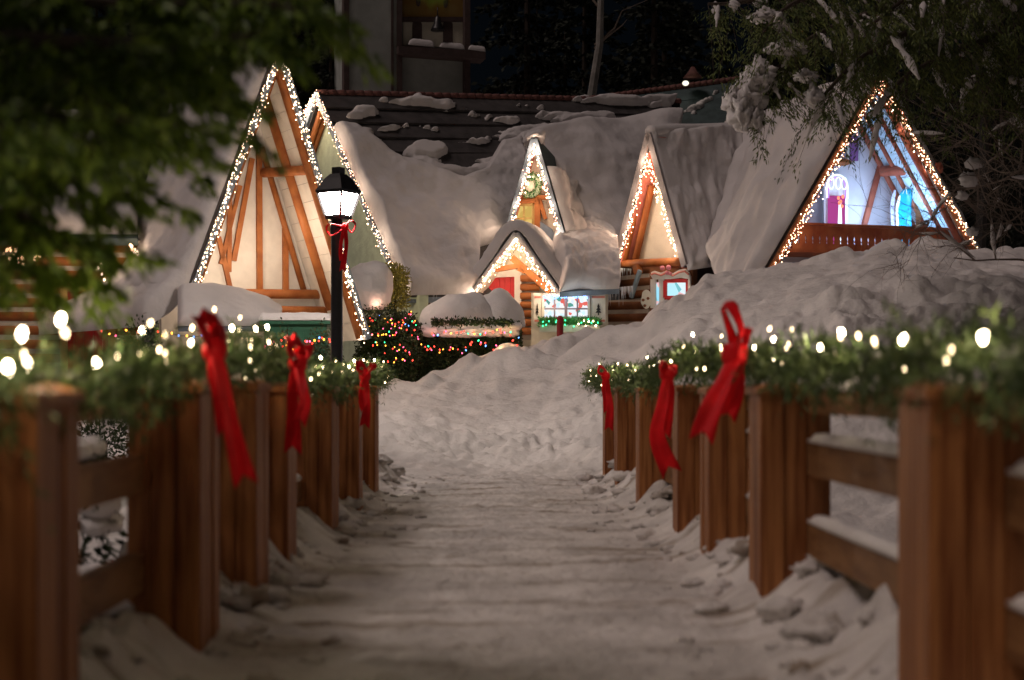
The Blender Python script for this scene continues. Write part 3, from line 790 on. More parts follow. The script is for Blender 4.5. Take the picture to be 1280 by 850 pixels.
# front log wall under the eave
fw0 = bR + pb.r * .4 + Vector((.18, .55, 0)); fw1 = bBR + Vector((0, .55, 0))
lg, ck = log_wall(fw0, fw1, .75, bR.z - .1, .125); w_ = ck.build('front_wall', CHINK, B); lg.build('log', DARKLOG, w_, True)
mb = MB(); mb.beam(bR - nB * .2 + UP * -.02, bBR - nB * .2 + UP * -.02, .12, .06, Vector((0, -1, 0))); mb.build('eave_board', SLATE, B)
icicle_string('icicle lights down the rake of the pale green gable end of the long log cottage',
    [[pb.at(397, 113, -.08), pb.at(450, 236, -.08), pb.at(506, 362, -.08)], [pb.at(396, 116, -.05), pb.at(384, 140, -.02)]], 76, .30, [B_WARM, B_WHITE, B_PINK], pb.n, .0105, power=9, nl=5, lout=.35)

def icicles(root, a, b, n, lmax, r0=.012):
    src = None
    for k in range(n):
        t = (k + random.uniform(.1, .9)) / n; p = Vector(a).lerp(Vector(b), t); L = lmax * random.choice((.25, .4, .55, .8, 1)) * random.uniform(.7, 1)
        if src is None:
            mb = MB(); mb.tube([p, p - UP * .2, p - UP * .55, p - UP * 1.0], [1, .8, .5, .1], 6)
            o = mb.build('icicle', ICE, root, True); o.data.transform(Matrix.Translation(org(root) - p)); src = o
        else:
            o = src.copy(); COL.objects.link(o)
        o.location = p - org(root); rr = r0 * random.uniform(.7, 1.4); o.scale = (rr, rr, L)

# ---- dormer
pd = Plane(P(668, 172, 33.9), -9); RI_ = pd.r
dA, dL, dR = pd.at(668, 174), pd.at(636, 286), pd.at(702, 292)
ndl = normal_of(dA, dL, dA + pd.r, (-1, -.2, .3)); ndr = normal_of(dA, dR, dA + pd.r, (1, -.2, .3))
mb = MB(); mb.prism([dA, dL, dL + pd.r * 3.5, dA + pd.r * 4.5], ndl * .08); mb.prism([dA, dR, dR + pd.r * 3.5, dA + pd.r * 4.5], ndr * .08)
dro = mb.build('dormer_roof', TEAL, B)
sg = loft_grid([dA + UP * .1, dL + ndl * .09], [dA + pd.r * 4.2 + UP * .1, dL + pd.r * 3.4 + ndl * .09], 40, 40)
sg2 = loft_grid([dA.lerp(dR, .3) + ndr * .09, dR + ndr * .09], [dA.lerp(dR, .3) + pd.r * 4 + ndr * .09, dR + pd.r * 3.3 + ndr * .09], 40, 40)
snow_sheet(sg2, .20, 62, (1, -.2, .3), .10, .06, .6, 1.6).build('snow', SNOWR, dro, True)
mb = MB(); mb.blob(dA + Vector((.05, .3, .08)), .22, .4, .17, 4, .3, 1.5, 20, 12); mb.blob(dA + Vector((-.02, .9, .10)), .22, .6, .16, 5, .3); mb.build('snow', SNOWR, dro, True)
q = lambda p: p + pd.r * .42
mb = MB(); mb.prism([q(dA), q(dL), zdown(q(dL), dL.z - .6), zdown(q(dR), dR.z - .6), q(dR)], pd.r * .15); dw = mb.build('dormer_wall', CREAM, B)
mb = MB(); mb.prism([dA - ndl * .005, dL - ndl * .005, dL - ndl * .005 + pd.r * .42, dA - ndl * .005 + pd.r * .42], ndl * -.03); mb.prism([dA - ndr * .005, dR - ndr * .005, dR - ndr * .005 + pd.r * .42, dA - ndr * .005 + pd.r * .42], ndr * -.03); mb.build('dormer_soffit', PINK, B)
for a, b in ((dA, dL), (dA, dR)):
    mb = MB(); mb.beam(a - pd.r * .03, b - pd.r * .03, .13, .05, pd.n); mb.build('dormer_fascia', SLATE, B)
def window(root, pl, x0, y0, x1, y1, off, pane, frame, cols, rws, fw=.06, mw=.025, name='window', mfr=None):
    """frame with mullions and a lit pane"""
    a, b, c, d = pl.at(x0, y0, off), pl.at(x1, y0, off), pl.at(x1, y1, off), pl.at(x0, y1, off)
    mb = MB()
    for p0, p1 in ((a, b), (b, c), (c, d), (d, a)): mb.beam(p0, p1, fw, .09, pl.n)
    o = mb.build(name, frame, root)
    mb = MB()
    for i in range(1, cols): mb.beam(a.lerp(b, i / cols), d.lerp(c, i / cols), mw * (2 if cols == 4 and i == 2 else 1), .04, pl.n)
    for j in range(1, rws): mb.beam(a.lerp(d, j / rws), b.lerp(c, j / rws), mw, .034, pl.n)
    if cols > 1 or rws > 1: mb.build('muntin', mfr or frame, o)
    mb = MB(); mb.prism([p - pl.n * .01 for p in (a, b, c, d)], pl.n * -.012); mb.build('pane', pane, o)
    return o
dwin = window(B, pd, 643, 256, 667, 290, .36, WIN_YEL, YELW, 2, 2, .06, .03, 'dormer_window')
for q0, q1, w in (((641, 252), (674, 250), .12), ((672, 250), (672, 292), .12), ((674, 248), (682, 274), .08), ((650, 247), (690, 247), .09)):
    tb(B, pd, q0, q1, w, .10, .30, LOGW, 'dormer_timber')
mb = MB(); mb.prism([pd.at(674, 276, .25), pd.at(690, 286, .25), pd.at(704, 318, .25), pd.at(690, 312, .25), pd.at(674, 300, .25)], pd.r * .08); mb.build('dormer_panel', SLATE, B)
mb = MB(); mb.prism([pd.at(688, 300, .1), pd.at(704, 316, .1), pd.at(700, 320, .1), pd.at(684, 306, .1)], pd.r * .08); mb.build('dormer_bracket', TEAL, B)
# wreath on the dormer
wc = pd.at(663, 232, .25)
W = thing('wreath', 'round pale green wreath hung in the lit dormer gable', 'wreath', wc)
mb = MB(); mb.tube([wc + pd.e * (.19 * math.cos(t)) + UP * (.21 * math.sin(t)) for t in np.linspace(0, 2 * math.pi, 25)], .055, 8, False); mb.build('ring', GREENW, W, True)
po = []; di = []
for k in range(900):
    t = random.uniform(0, 2 * math.pi); r = random.gauss(0, .035)
    po.append(wc + pd.e * ((.19 + r) * math.cos(t)) + UP * ((.21 + r) * math.sin(t)) + pd.n * random.uniform(0, .06)); di.append([random.gauss(0, 1) for _ in range(3)])
mb = MB(); mb.leaves(np.array([tuple(p) for p in po]), np.array(di), .06, .012); mb.build('foliage', BOXG, W)
mb = MB(); mb.blob(wc + pd.r * .02, .13, .04, .15, 2, .15); mb.build('centre', CREAM, W, True)
icicle_string('icicle lights framing the dormer gable around the pale green wreath',
    [[pd.at(668, 180, -.05), pd.at(654, 232, -.05), pd.at(636, 284, -.05)], [pd.at(669, 182, -.05), pd.at(684, 238, -.05), pd.at(698, 284, -.05)]], 32, .28, [B_WARM, B_WHITE, B_PINK], pd.n, .0125, power=5, nl=4, lout=.12)
# big lump of snow slid against the dormer, and the mass over the bay
mb = MB(); mb.blob(P(712, 302, 34.4), .36, .6, .62, 8, .16, 1.6, 40, 26); mb.build('snow_lump', SNOWR, dro, True)

# ---- porch gable over the red door
pp = Plane(P(645, 293, 32.6), -12); RI_ = pp.r
pA, pL, pR = pp.at(645, 292), pp.at(594, 363), pp.at(698, 367)
npl = normal_of(pA, pL, pA + pp.r, (-1, 0, .8)); npr = normal_of(pA, pR, pA + pp.r, (1, 0, .8))
mb = MB(); mb.prism([pA, pL, pL + pp.r * 2.6, pA + pp.r * 3.4], npl * .07); mb.prism([pA, pR, pR + pp.r * 2.2, pA + pp.r * 3.4], npr * .07)
pro = mb.build('porch_roof', GREYF, B)
sg = loft_grid([pA + npl * .08, pL + npl * .08], [pA + pp.r * 3.3 + npl * .08, pL + pp.r * 2.6 + npl * .08], 50, 50)
crest = [pL + npl * .08 - Vector((.05, 0, .05)), pA.lerp(pL, .5) + npl * .09, pA + UP * .07, pA.lerp(pR, .5) + npr * .09, pR + npr * .08 + Vector((.06, 0, -.06))]
cb = [c + pp.r * 3.0 for c in crest]
snow_sheet(loft_grid(smooth_path(crest, 5), smooth_path(cb, 5), 60, 90), .22, 71, (0, -.2, 1), .05, .06, .30, .9).build('snow', SNOWR, pro, True)
q = lambda p: p + pp.r * .75
mb = MB(); mb.prism([q(pA), q(pL), zdown(q(pL), 1.0), zdown(q(pR), 1.0), q(pR)], pp.r * .15); pw = mb.build('porch_wall', CREAM, B)
mb = MB()
for a, b, n_ in ((pA, pL, npl), (pA, pR, npr)): mb.prism([a - n_ * .005, b - n_ * .005, b - n_ * .005 + pp.r * .75, a - n_ * .005 + pp.r * .75], n_ * -.03)
mb.build('porch_soffit', CREAM, B)
for a, b in ((pA, pL), (pA, pR)):
    mb = MB(); mb.beam(a - pp.r * .03, b - pp.r * .03, .09, .05, pp.n); mb.build('porch_fascia', GREYF, B)
# door: white frame, red boards, strap hinge
dz0 = 1.2
fr = MB()
a, b = pp.at(603, 343, .68), pp.at(645, 341, .68)
fr.beam(a, b, .16, .10, pp.n); fr.beam(pp.at(648, 338, .68), zdown(pp.at(648, 338, .68), 1.2), .15, .10, pp.n); fr.beam(pp.at(599, 344, .68), zdown(pp.at(599, 344, .68), 1.2), .15, .10, pp.n)
door = fr.build('door', WHITEW, B)
mb = MB()
for i in range(6):
    x0 = 604 + i * 6.8; p0 = pp.at(x0 + .2, 345, .7); p1 = pp.at(x0 + 6.6, 345, .7)
    mb.prism([p0, p1, zdown(p1, 1.2), zdown(p0, 1.2)], pp.r * .05)
mb.build('leaf', RED, door)
mb = MB(); mb.beam(pp.at(602, 367, .66), pp.at(622, 365.5, .66), .035, .02, pp.n); mb.blob(pp.at(622, 365.5, .66), .04, .03, .04, 1); mb.build('hinge', BLACKM, door)
# logs beside the door
x0, x1 = pp.at(651, 345, .62), pp.at(673, 345, .62)
for k, y in enumerate(range(348, 425, 11)):
    mb = MB(); mb.tube([pp.at(651, y, .66), pp.at(674, y, .66)], .075, 12); mb.build('porch_log', LOGW, B, True)
mb = MB(); mb.prism([pp.at(651, 343, .72), pp.at(674, 343, .72), pp.at(674, 425, .72), pp.at(651, 425, .72)], pp.r * .02); mb.build('chinking', CHINK, B)
for q0, q1, w in (((640, 322), (688, 364), .13), ((620, 337), (650, 332), .10), ((648, 336), (656, 340), .08)):
    tb(B, pp, q0, q1, w, .12, .30, LOGW, 'porch_brace')
icicle_string('icicle lights along the small porch gable over the red door',
    [[pp.at(645, 299, -.05), pp.at(596, 362, -.05)], [pp.at(645, 299, -.05), pp.at(694, 364, -.05)]], 34, .26, [B_WARM, B_WHITE, B_PINK], pp.n, .0125, power=4.5, nl=4, lout=.0)
lamp(pp.at(645, 330, .35), 7, WARMC, .08, 'porch_light'); lamp(pp.at(688, 372, .05), 5, (1, .70, .42), .08, 'porch_light')

# ---- bay window with shutters and planter
py_ = Plane(P(706, 380, 32.85), -3)
bayz = 1.1
mb = MB(); c0, c1 = py_.at(664, 366, .10), py_.at(760, 364, .10)
mb.prism([c0, c1, zdown(c1, bayz), zdown(c0, bayz)], py_.r * .5); bw_ = mb.build('bay_wall', CREAM, B)
bay = window(B, py_, 679, 368, 736, 404, .02, WIN_SHOP, WHITEW, 4, 2, .05, .03, 'bay_window', mat('grey_muntin', (.25, .20, .24), .6))
for (x0, x1, tx) in ((667, 677, 671.5), (739, 757, 748)):
    a, b, c, d = py_.at(x0, 366, .0), py_.at(x1, 366, .0), py_.at(x1, 404, .0), py_.at(x0, 404, .0)
    mb = MB(); mb.prism([a, b, c, d], py_.r * .05); sh = mb.build('shutter', WHITEW, B)
    w = (x1 - x0) / 18
    mb = MB()
    for k, (yt, hw) in enumerate(((379, 1.8), (382.5, 2.8), (386, 3.8))): mb.prism([py_.at(tx, yt, -.02), py_.at(tx + hw * w, yt + 5, -.02), py_.at(tx - hw * w, yt + 5, -.02)], py_.r * .015)
    mb.box(py_.at(tx, 392.5, -.012), .025 * w, .014, .05); mb.build('tree_cutout', BLACKM, sh)
    mb = MB()
    for y in (370, 399.5): mb.prism([py_.at(x0 + 1, y, -.014), py_.at(x1 - 1, y, -.014), py_.at(x1 - 1, y + 2.6, -.014), py_.at(x0 + 1, y + 2.6, -.014)], py_.r * .01)
    mb.build('painted_band', PINK, sh)
pc = py_.at(712, 407, -.2)
PLT = thing('window_box', 'white window box of bright green sprigs under the lit shop window', 'planter', pc)
mb = MB(); mb.box(pc + Vector((0, 0, -.06)), 1.22, .26, .14); mb.build('box', WHITEW, PLT)
po = []; di = []
for k in range(2600):
    p = pc + Vector((random.uniform(-.62, .62), random.uniform(-.16, .12), random.uniform(-.02, .14))); po.append(tuple(p)); di.append((random.gauss(0, .6), random.gauss(-.2, .6), random.gauss(.5, .6)))
mb = MB(); mb.leaves(np.array(po), np.array(di), .085, .010); mb.build('foliage', BOXG, PLT)
GS = thing('light_string', 'small green and white lights among the sprigs of the window box', 'string lights', pc)
for k in range(22): bulb_obj(GS, pc + Vector((random.uniform(-.6, .6), -.17, random.uniform(-.03, .13))), .014, random.choice([B_COL[1], B_COL[1], B_WHITE]))
lamp(pc + Vector((0, -.3, .15)), .9, (.3, 1, .5), .1, 'string_glow'); lamp(pc + Vector((.2, -.5, .45)), 2.6, (.8, .92, 1), .1, 'window_glow')
BS = thing('light_string', 'row of blue lights along the top of the lit shop window', 'string lights', py_.at(680, 369))
for k in range(26): bulb_obj(BS, py_.at(680 + k * 2.15, 369 + random.uniform(0, 4), -.08), .014, B_COL[4])
# snow mass above the bay
fr_ = [pR + Vector((.02, -.15, .02)), py_.at(725, 363, -.35), py_.at(757, 362, -.35), py_.at(774, 361, -.2)]
bk_ = [P(688, 300, 34.4), P(712, 288, 35.2), P(738, 285, 35.8), P(762, 300, 35.6)]
fr_ = smooth_path(fr_, 5); bk_ = smooth_path(bk_, 5)
n, m = 70, 80
Af, Bk = resample(fr_, m), resample(bk_, m); t = np.linspace(0, 1, n)[:, None, None]
G = Af[None] * (1 - t) + Bk[None] * t + np.array([0, 0, 1.0]) * (.30 * np.sin(t * np.pi) * (1 - t))
mb = MB(); mb.prism([Vector(fr_[0]), Vector(fr_[-1]), Vector(bk_[-1]), Vector(bk_[0])], (0, .05, -.10)); bro = mb.build('bay_roof', SLATE, B)
snow_sheet(G, .42, 81, (0, -.6, 1), .12, .05, .35, 1.0, None, .10, .06).build('snow', SNOWR, bro, True)
mb = MB(); mb.blob(P(757, 340, 33.4), .30, .4, .28, 31, .2, 1.5, 30, 20); mb.blob(P(735, 318, 34.2), .5, .5, .4, 32, .15, 1.5, 30, 20); mb.build('snow', SNOWR, bro, True)
icicles(B, P(757, 361, 33.0), P(792, 357, 33.4), 26, .40); icicles(B, P(540, 362, 32.6), P(594, 360, 33.1), 30, .22); icicles(B, P(700, 366, 32.7), P(756, 364, 32.9), 22, .10)

# ================================================================== STEEP CREAM GABLE COTTAGE
pc6 = Plane(P(812, 168, 34), -55); RI_ = pc6.r
C6 = thing('gabled_cottage', 'steep cream gabled cottage with log base and red framed window beside the mound', 'cottage', Vector((3.2, 34, 1.9)))
cA, cR, cL = pc6.at(812, 168), pc6.at(857, 332), pc6.at(771, 327)
cB = P(1012, 154, 37.2); rid = cB - cA
ncr = normal_of(cA, cR, cB, (.3, -1, .3)); ncl = normal_of(cA, cL, cB, (-1, .3, .3))
mb = MB(); mb.prism([cA, cB, cR + rid, cR], ncr * -.10); mb.prism([cA, cB, cL + rid, cL], ncl * -.10)
cro = mb.build('roof', SHING, C6)
sg = loft_grid([cA + ncr * .02 + UP * .04, cR + ncr * .02 + (cR - cA) * .04], [cB + ncr * .02 + UP * .04, cR + rid + ncr * .02 + (cR - cA) * .04], 130, 100)
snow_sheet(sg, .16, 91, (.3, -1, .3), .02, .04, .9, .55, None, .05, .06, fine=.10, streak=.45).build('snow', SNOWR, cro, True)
sg = loft_grid([cA + ncl * .02 + (cL - cA) * .30, cL + ncl * .02], [cB + ncl * .02, cL + rid + ncl * .02], 40, 50)
snow_sheet(sg, .22, 92, (-1, .3, .3), .06, .06, .8, 1.3).build('snow', SNOWR, cro, True)
mb = MB(); rr_ = [cA + UP * .05, cA + rid * .12 + UP * .06, cA + rid * .3 + UP * .02, cA + rid * .6, cB]
mb.tube(smooth_path(rr_, 5), .14, 10); mb.build('snow', SNOWR, cro, True)
RC6 = .35
q = lambda p: p + pc6.r * RC6
mb = MB(); mb.prism([q(cA), q(cL), q(cR)], pc6.r * .12); mb.build('wall', CREAM, C6)
for a, b, n_ in ((cA, cL, ncl), (cA, cR, ncr)):
    mb = MB(); mb.prism([a - n_ * .11, b - n_ * .11, b - n_ * .11 + pc6.r * RC6, a - n_ * .11 + pc6.r * RC6], n_ * -.02); mb.build('soffit', PINK, C6)
    mb = MB(); mb.beam(a - pc6.r * .03, b - pc6.r * .03, .16, .05, pc6.n); mb.build('fascia', mat('weathered_fascia', (.30, .27, .27), .6, .1), C6)
for q0, q1, w, of in (((809, 196), (781, 324), .14, .10), ((815, 232), (794, 326), .15, .24)):
    tb(C6, pc6, q0, q1, w, .12, of, LOGW, 'rafter', True)
mb = MB(); mb.tube([pc6.at(772, 330, .1), pc6.at(850, 327, .05)], .085, 12); mb.build('tie_log', LOGW, C6, True)
# base: logs and window wall
c_a, c_b = pc6.at(776, 335, .5), pc6.at(852, 333, .4)
lg, ck = log_wall(c_a, c_b, 1.2, cL.z - .12, .115); w_ = ck.build('log_wall', CHINK, C6); lg.build('log', DARKLOG, w_, True)
lg, ck = log_wall(P(757, 372, 35), P(812, 372, 34.6), 1.2, 3.0, .115); w_ = ck.build('log_wall', CHINK, C6); lg.build('log', DARKLOG, w_, True)
p6 = Plane(P(836, 350, 33.4), -25)
mb = MB(); a, b = p6.at(812, 336, .1), p6.at(866, 334, .1); mb.prism([a, b, zdown(b, 1.3), zdown(a, 1.3)], p6.r * .3); mb.build('window_wall', DARKLOG, C6)
w6 = window(C6, p6, 832, 351, 860, 372, .03, WIN_CYAN, RED, 1, 1, .075, .03)
mb = MB()
for x in (816, 826): mb.prism([p6.at(x - 3, 349, .02), p6.at(x + 3.6, 349, .02), p6.at(x + 3.6, 385, .02), p6.at(x - 3, 385, .02)], p6.r * .06)
mb.build('side_panel', WHITEW, C6)
mb = MB(); mb.prism([p6.at(820.5, 353, -.0), p6.at(823.5, 353, -.0), p6.at(823.5, 382, -.0), p6.at(820.5, 382, -.0)], p6.r * .012); mb.build('side_light', WIN_CYAN, C6)
# scalloped trim with bow
crv = [(813, 344), (814, 340), (818, 338.5), (826, 341), (833, 338), (841, 341.5), (849, 337), (856, 336), (861, 340), (862, 345)]
low = [(862, 349), (850, 347), (838, 349), (826, 349), (816, 349)]
mb = MB(); mb.prism([p6.at(x, y, -.03) for x, y in crv + low], p6.r * .07); tr = mb.build('window_trim', WHITEW, C6)
mb = MB(); mb.tube([p6.at(x, y + 3.2, -.05) for x, y in crv[1:-1]], .022, 6); mb.build('trim_line', PINK, tr)
mb = MB()
for x, y, r in ((828, 335, .05), (836, 334.5, .055), (834, 341, .045), (838, 342, .035)): mb.blob(p6.at(x, y, -.07), r, r * .6, r, 2, .1)
mb.build('trim_bow', mat('pink_bow_paint', (.60, .20, .24), .5), tr, True)
mb = MB(); mb.tube([p6.at(862, 345, -.0), zdown(p6.at(862, 345, -.0), 1.4)], .035, 8); mb.build('post', WHITEW, C6, True)
tb(C6, pc6, (800, 338), (789, 372), .09, .06, -.05, mat('pale_blue_brace', (.30, .42, .52), .6, .1), 'brace'); tb(C6, pc6, (796, 332), (798, 342), .14, .14, .0, LOGW, 'brace')
mb = MB(); ck_ = [P(*(808 + 6.5 * math.cos(t) * (1 + .1 * math.sin(5 * t)), 374 + 12 * math.sin(t)), 33.2) for t in np.linspace(0, 2 * math.pi, 28, endpoint=False)]
gc = thing('gingerbread_cutout', 'cream painted cutout figure with dark dots leaning by the log wall', 'cutout', P(808, 385, 33.2))
mb.prism(ck_, (0, .05, 0)); mb.build('board', CREAM, gc)
mb = MB()
for x, y in ((804, 375), (810, 373), (806, 382)): mb.blob(P(x, y, 33.19), .03, .015, .03, 1)
mb.build('painted_dot', DARKLOG, gc, True)
icicle_string('icicle lights inside both rakes of the steep cream gable beside the mound',
    [[pc6.at(812, 190, -.02), pc6.at(795, 255, -.02), pc6.at(777, 318, -.02)], [pc6.at(812, 196, .1), pc6.at(832, 258, .1), pc6.at(848, 308, .1)]], 46, .36, [B_WARM, B_WHITE, B_PINK], pc6.n, .0125, power=4, nl=4, lout=.22)
lamp(pc6.at(812, 300, -.5), 8, WARMC, .1, 'string_glow'); lamp(p6.at(838, 352, -.6), 2.5, (.95, .85, .8), .1, 'window_glow')
icicles(C6, pc6.at(772, 335, -.05), pc6.at(790, 336, .1), 12, .30)

# ================================================================== BIG A-FRAME WITH BALCONY
p7 = Plane(P(1100, 98, 31), 18); RI_ = p7.r
A7 = thing('a_frame_chalet', 'large A frame chalet glowing blue inside with red brown balcony above the mound', 'chalet', Vector((7.1, 31, 2.6)))
a7, l7 = p7.at(1100, 98), p7.at(958, 345); r7 = Vector((2 * a7.x - l7.x, 2 * a7.y - l7.y, l7.z)); LEN = 8.0; REC7 = 1.45
n7l = normal_of(a7, l7, a7 + p7.r, (-1, 0, .5)); n7r = normal_of(a7, r7, a7 + p7.r, (1, 0, .5))
mb = MB(); mb.prism([a7, l7, l7 + (a7 - l7) * .88 + p7.r * LEN, a7 + p7.r * LEN], n7l * .10); mb.prism([a7, r7, r7 + p7.r * LEN, a7 + p7.r * LEN], n7r * .10)
ro7 = mb.build('roof', SHING, A7)
lo = l7 + (l7 - a7) * .25
sg = loft_grid([a7 + n7l * .11, lo + n7l * .11], [a7 + p7.r * LEN + n7l * .11, l7 + (a7 - l7) * .85 + p7.r * LEN + n7l * .11], 130, 110)
snow_sheet(sg, .18, 101, (-1, -.2, .5), .02, .03, .9, .5, None, .05, .05, fine=.10, streak=.45).build('snow', SNOWR, ro7, True)
sg = loft_grid([a7 + n7r * .11, r7 + n7r * .11], [a7 + p7.r * LEN + n7r * .11, r7 + p7.r * LEN + n7r * .11], 40, 40)
snow_sheet(sg, .2, 102, (1, 0, .5), .03, .05).build('snow', SNOWR, ro7, True)
LILAC = mat('lilac_white_plaster', (.62, .62, .68), .8, .06, 4)
REDW = mat('red_brown_rafter_wood', (.30, .075, .045), .6, 0, 4, base2=(.42, .13, .075))
BLUEP = mat('pale_blue_soffit', (.50, .68, .80), .7, .08, 6)
soffit(A7, a7 - n7r * .01, r7 - n7r * .01, n7r, REC7 + .1, 18, BLUEP); soffit(A7, a7 - n7l * .01, l7 - n7l * .01, n7l, REC7 + .1, 18, BLUEP)
q = lambda p: p + p7.r * REC7
mb = MB(); mb.prism([q(a7), q(l7), zdown(q(l7), 2.4), zdown(q(r7), 2.4), q(r7)], p7.r * .15); mb.build('wall', LILAC, A7)
for off, w in ((.10, .14), (.55, .10), (1.0, .10), (REC7 - .08, .12)):
    srafter(A7, a7, r7, n7r, off, w, .03, .98, REDW)
srafter(A7, a7, l7, n7l, .10, .12, .03, .98, REDW); srafter(A7, a7, l7, n7l, REC7 - .1, .12, .03, .98, REDW)
mb = MB(); mb.tube([p7.at(1102, 214, REC7 - .2), p7.at(1176, 210, .15)], .11, 12); mb.build('purlin', REDW, A7, True)
tb(A7, p7, (1100, 208), (1078, 290), .10, .08, REC7 - .05, REDW, 'wall_brace')
for a, b in ((a7, l7), (a7, r7)):
    mb = MB(); mb.beam(a - p7.r * .03, b - p7.r * .03, .12, .06, p7.n); mb.build('fascia', DARKLOG, A7)
# shuttered window
window(A7, p7, 1047, 172, 1059, 202, REC7 - .06, mat('dim_lilac_pane', (.5, .45, .6), .3), WHITEW, 1, 2, .05, .03)
mb = MB(); mb.prism([p7.at(1061, 170, REC7 - .1), p7.at(1073, 170, REC7 - .1), p7.at(1073, 201, REC7 - .1), p7.at(1061, 201, REC7 - .1)], p7.r * .05); mb.build('shutter', PURP, A7)
mb = MB(); mb.blob(p7.at(1050, 203, REC7 - .2), .22, .1, .08, 5, .2); mb.build('window_planter', LOGW, A7, True)
# balcony of boards with carved gaps
z1, z0 = p7.at(1100, 284, .35).z, p7.at(1100, 316, .35).z
def q7(s_, off, z): return Vector((p7.p.x, p7.p.y, 0)) + p7.e * s_ + p7.r * off + UP * z
def s7(p): return (Vector(p) - p7.p).dot(p7.e)
x = s7(p7.at(990, 284, .35)); xe = s7(p7.at(1192, 284, .35)); bw2 = .152; sl = MB()
bal = MB(); bal.box(q7((x + xe) / 2, .35, z1 + .01), xe - x, .09, .05, p7.e, p7.r); bal.box(q7((x + xe) / 2, .40, z0 + .05), xe - x, .05, .08, p7.e, p7.r)
bo = bal.build('balcony', PLUM, A7)
while x < xe:
    h = z1 - z0; w = bw2 - .004
    pr = [(0, 0), (w, 0), (w, .30), (w - .018, .36), (w - .006, .42), (w - .022, .52), (w - .006, .62), (w, .68), (w, 1), (0, 1), (0, .68), (.006, .62), (.022, .52), (.006, .42), (.018, .36), (0, .30)]
    sl.prism([q7(x + a_, .35, z0 + b_ * h - .02) for a_, b_ in pr], p7.r * .03); x += bw2
sl.build('baluster_board', PLUM, bo)
fl = MB(); fl.box(q7(0, 1.2, z0), 4.2, 1.7, .06, p7.e, p7.r); fl.build('balcony_floor', PLUM, A7)
# glowing arched light sculpture
ac = p7.at(1045, 262, REC7 - .25)
ARC = thing('light_sculpture', 'glowing white and pink arched candle light sculpture on the balcony', 'light sculpture', ac)
zf = z0 + .05
sa = s7(ac); oa = REC7 - .25
def aq(dx, dy, z): return q7(sa + dx, oa + dy, z)
def arch_pts(hw, zt, zb_, dy):
    pts = [aq(-hw, dy, zb_)]
    for t in np.linspace(math.pi, 0, 11): pts.append(aq(hw * math.cos(t), dy, zt - hw + hw * math.sin(t)))
    pts.append(aq(hw, dy, zb_)); return pts
zt = p7.at(1045, 217, oa).z
G_W = glow('cool_white_tube', (.75, .88, 1), 1.5, True); G_P = glow('pink_glow_panel', (.85, .12, .55), .45); G_V = glow('violet_glow', (.55, .30, 1), 1.1); G_R = glow('orange_glow', (1, .25, .15), 1.6)
mb = MB(); mb.prism(arch_pts(.27, zt, zf, 0), p7.r * .06); mb.build('back_panel', LILAC, ARC)
mb = MB(); mb.prism([aq(-.19, -.03, zf), aq(.19, -.03, zf), aq(.19, -.03, zt - .45), aq(-.19, -.03, zt - .45)], p7.r * .02); mb.build('pink_panel', G_P, ARC)
mb = MB()
for dx in (-.14, .02, .15):
    mb.tube([aq(dx + .06 * math.cos(t), -.06, zt - .20 + .12 * math.sin(t)) for t in np.linspace(0, 2 * math.pi, 15)], .014, 6, False)
mb.build('halo_tube', G_W, ARC)
mb = MB(); mb.tube(arch_pts(.235, zt - .03, zt - .5, -.05), .018, 6); mb.build('arch_tube', G_W, ARC)
mb = MB(); mb.tube(arch_pts(.19, zt - .08, zt - .5, -.04), .014, 6); mb.build('inner_tube', G_V, ARC)
mb = MB(); mb.prism([aq(dx, -.07, z) for dx, z in ((-.01, zf), (.12, zf), (.08, zt - .55), (.04, zt - .55))], p7.r * .03); mb.build('candle', G_W, ARC)
mb = MB()
for dx, dz in ((0, 0), (.1, .03), (.05, -.07), (.08, -.16), (.02, -.1)): mb.blob(aq(dx, -.10, zt - .50 + dz), .03, .02, .04, 1, 0, 1, 8, 6)
mb.build('ribbon_glow', G_R, ARC)
# sleds and skis leaning on the wall
y0 = REC7 - .25
sd = thing('plastic_sled', 'turquoise plastic sled standing against the chalet wall', 'sled', p7.at(1122, 284, REC7 - .3))
def standing(px, ptop, hw, off, tilt=.1):
    tp = p7.at(px, ptop, REC7 - .3); out = []
    for t in np.linspace(0, 1, 14):
        z = zf + (tp.z - zf) * t; w = hw * (1 if t < .8 else math.sqrt(max(.05, 1 - ((t - .8) / .2) ** 2 * .8))) * (.72 + .28 * t)
        out.append((w, z, off + tilt * t - (.12 * max(0, t - .8) / .2)))
    return s7(tp), out
cx, pr = standing(1123, 238, .16, y0 - .3)
G = np.array([[tuple(q7(cx + w * s_, o_ - .07 * abs(s_) ** 3, z)) for s_ in np.linspace(-1, 1, 11)] for w, z, o_ in pr])
mb = MB(); mb.shell(G, G + np.array(tuple(p7.r)) * .025); mb.build('shell', BLUES, sd, True)
mb = MB(); mb.tube([Vector(G[-2, 3]), Vector(G[-1, 5]) + Vector((0, -.03, .03)), Vector(G[-2, 7])], .012, 6); mb.build('rope', WHITEW, sd)
for px, top_, hw, m, lab in ((1108, 240, .045, mat('grey_ski', (.35, .33, .40), .5), 'grey ski leaning on the wall just beside the turquoise sled'), (1114, 247, .035, WHITEW, 'narrow white ski leaning against the edge of the turquoise sled'), (1140, 240, .06, DARKLOG, 'dark board leaning in the shadow past the turquoise sled')):
    cx, pr = standing(px, top_, hw, y0 - .32, .06)
    G = np.array([[tuple(q7(cx + w * s_, o_, z)) for s_ in np.linspace(-1, 1, 5)] for w, z, o_ in pr]); mb = MB(); mb.shell(G, G + np.array(tuple(p7.r)) * .018)
    solo(mb, 'ski' if 'ski' in lab else 'leaning_board', m, lab, 'ski' if 'ski' in lab else 'board', q7(cx, y0 - .32, zf))
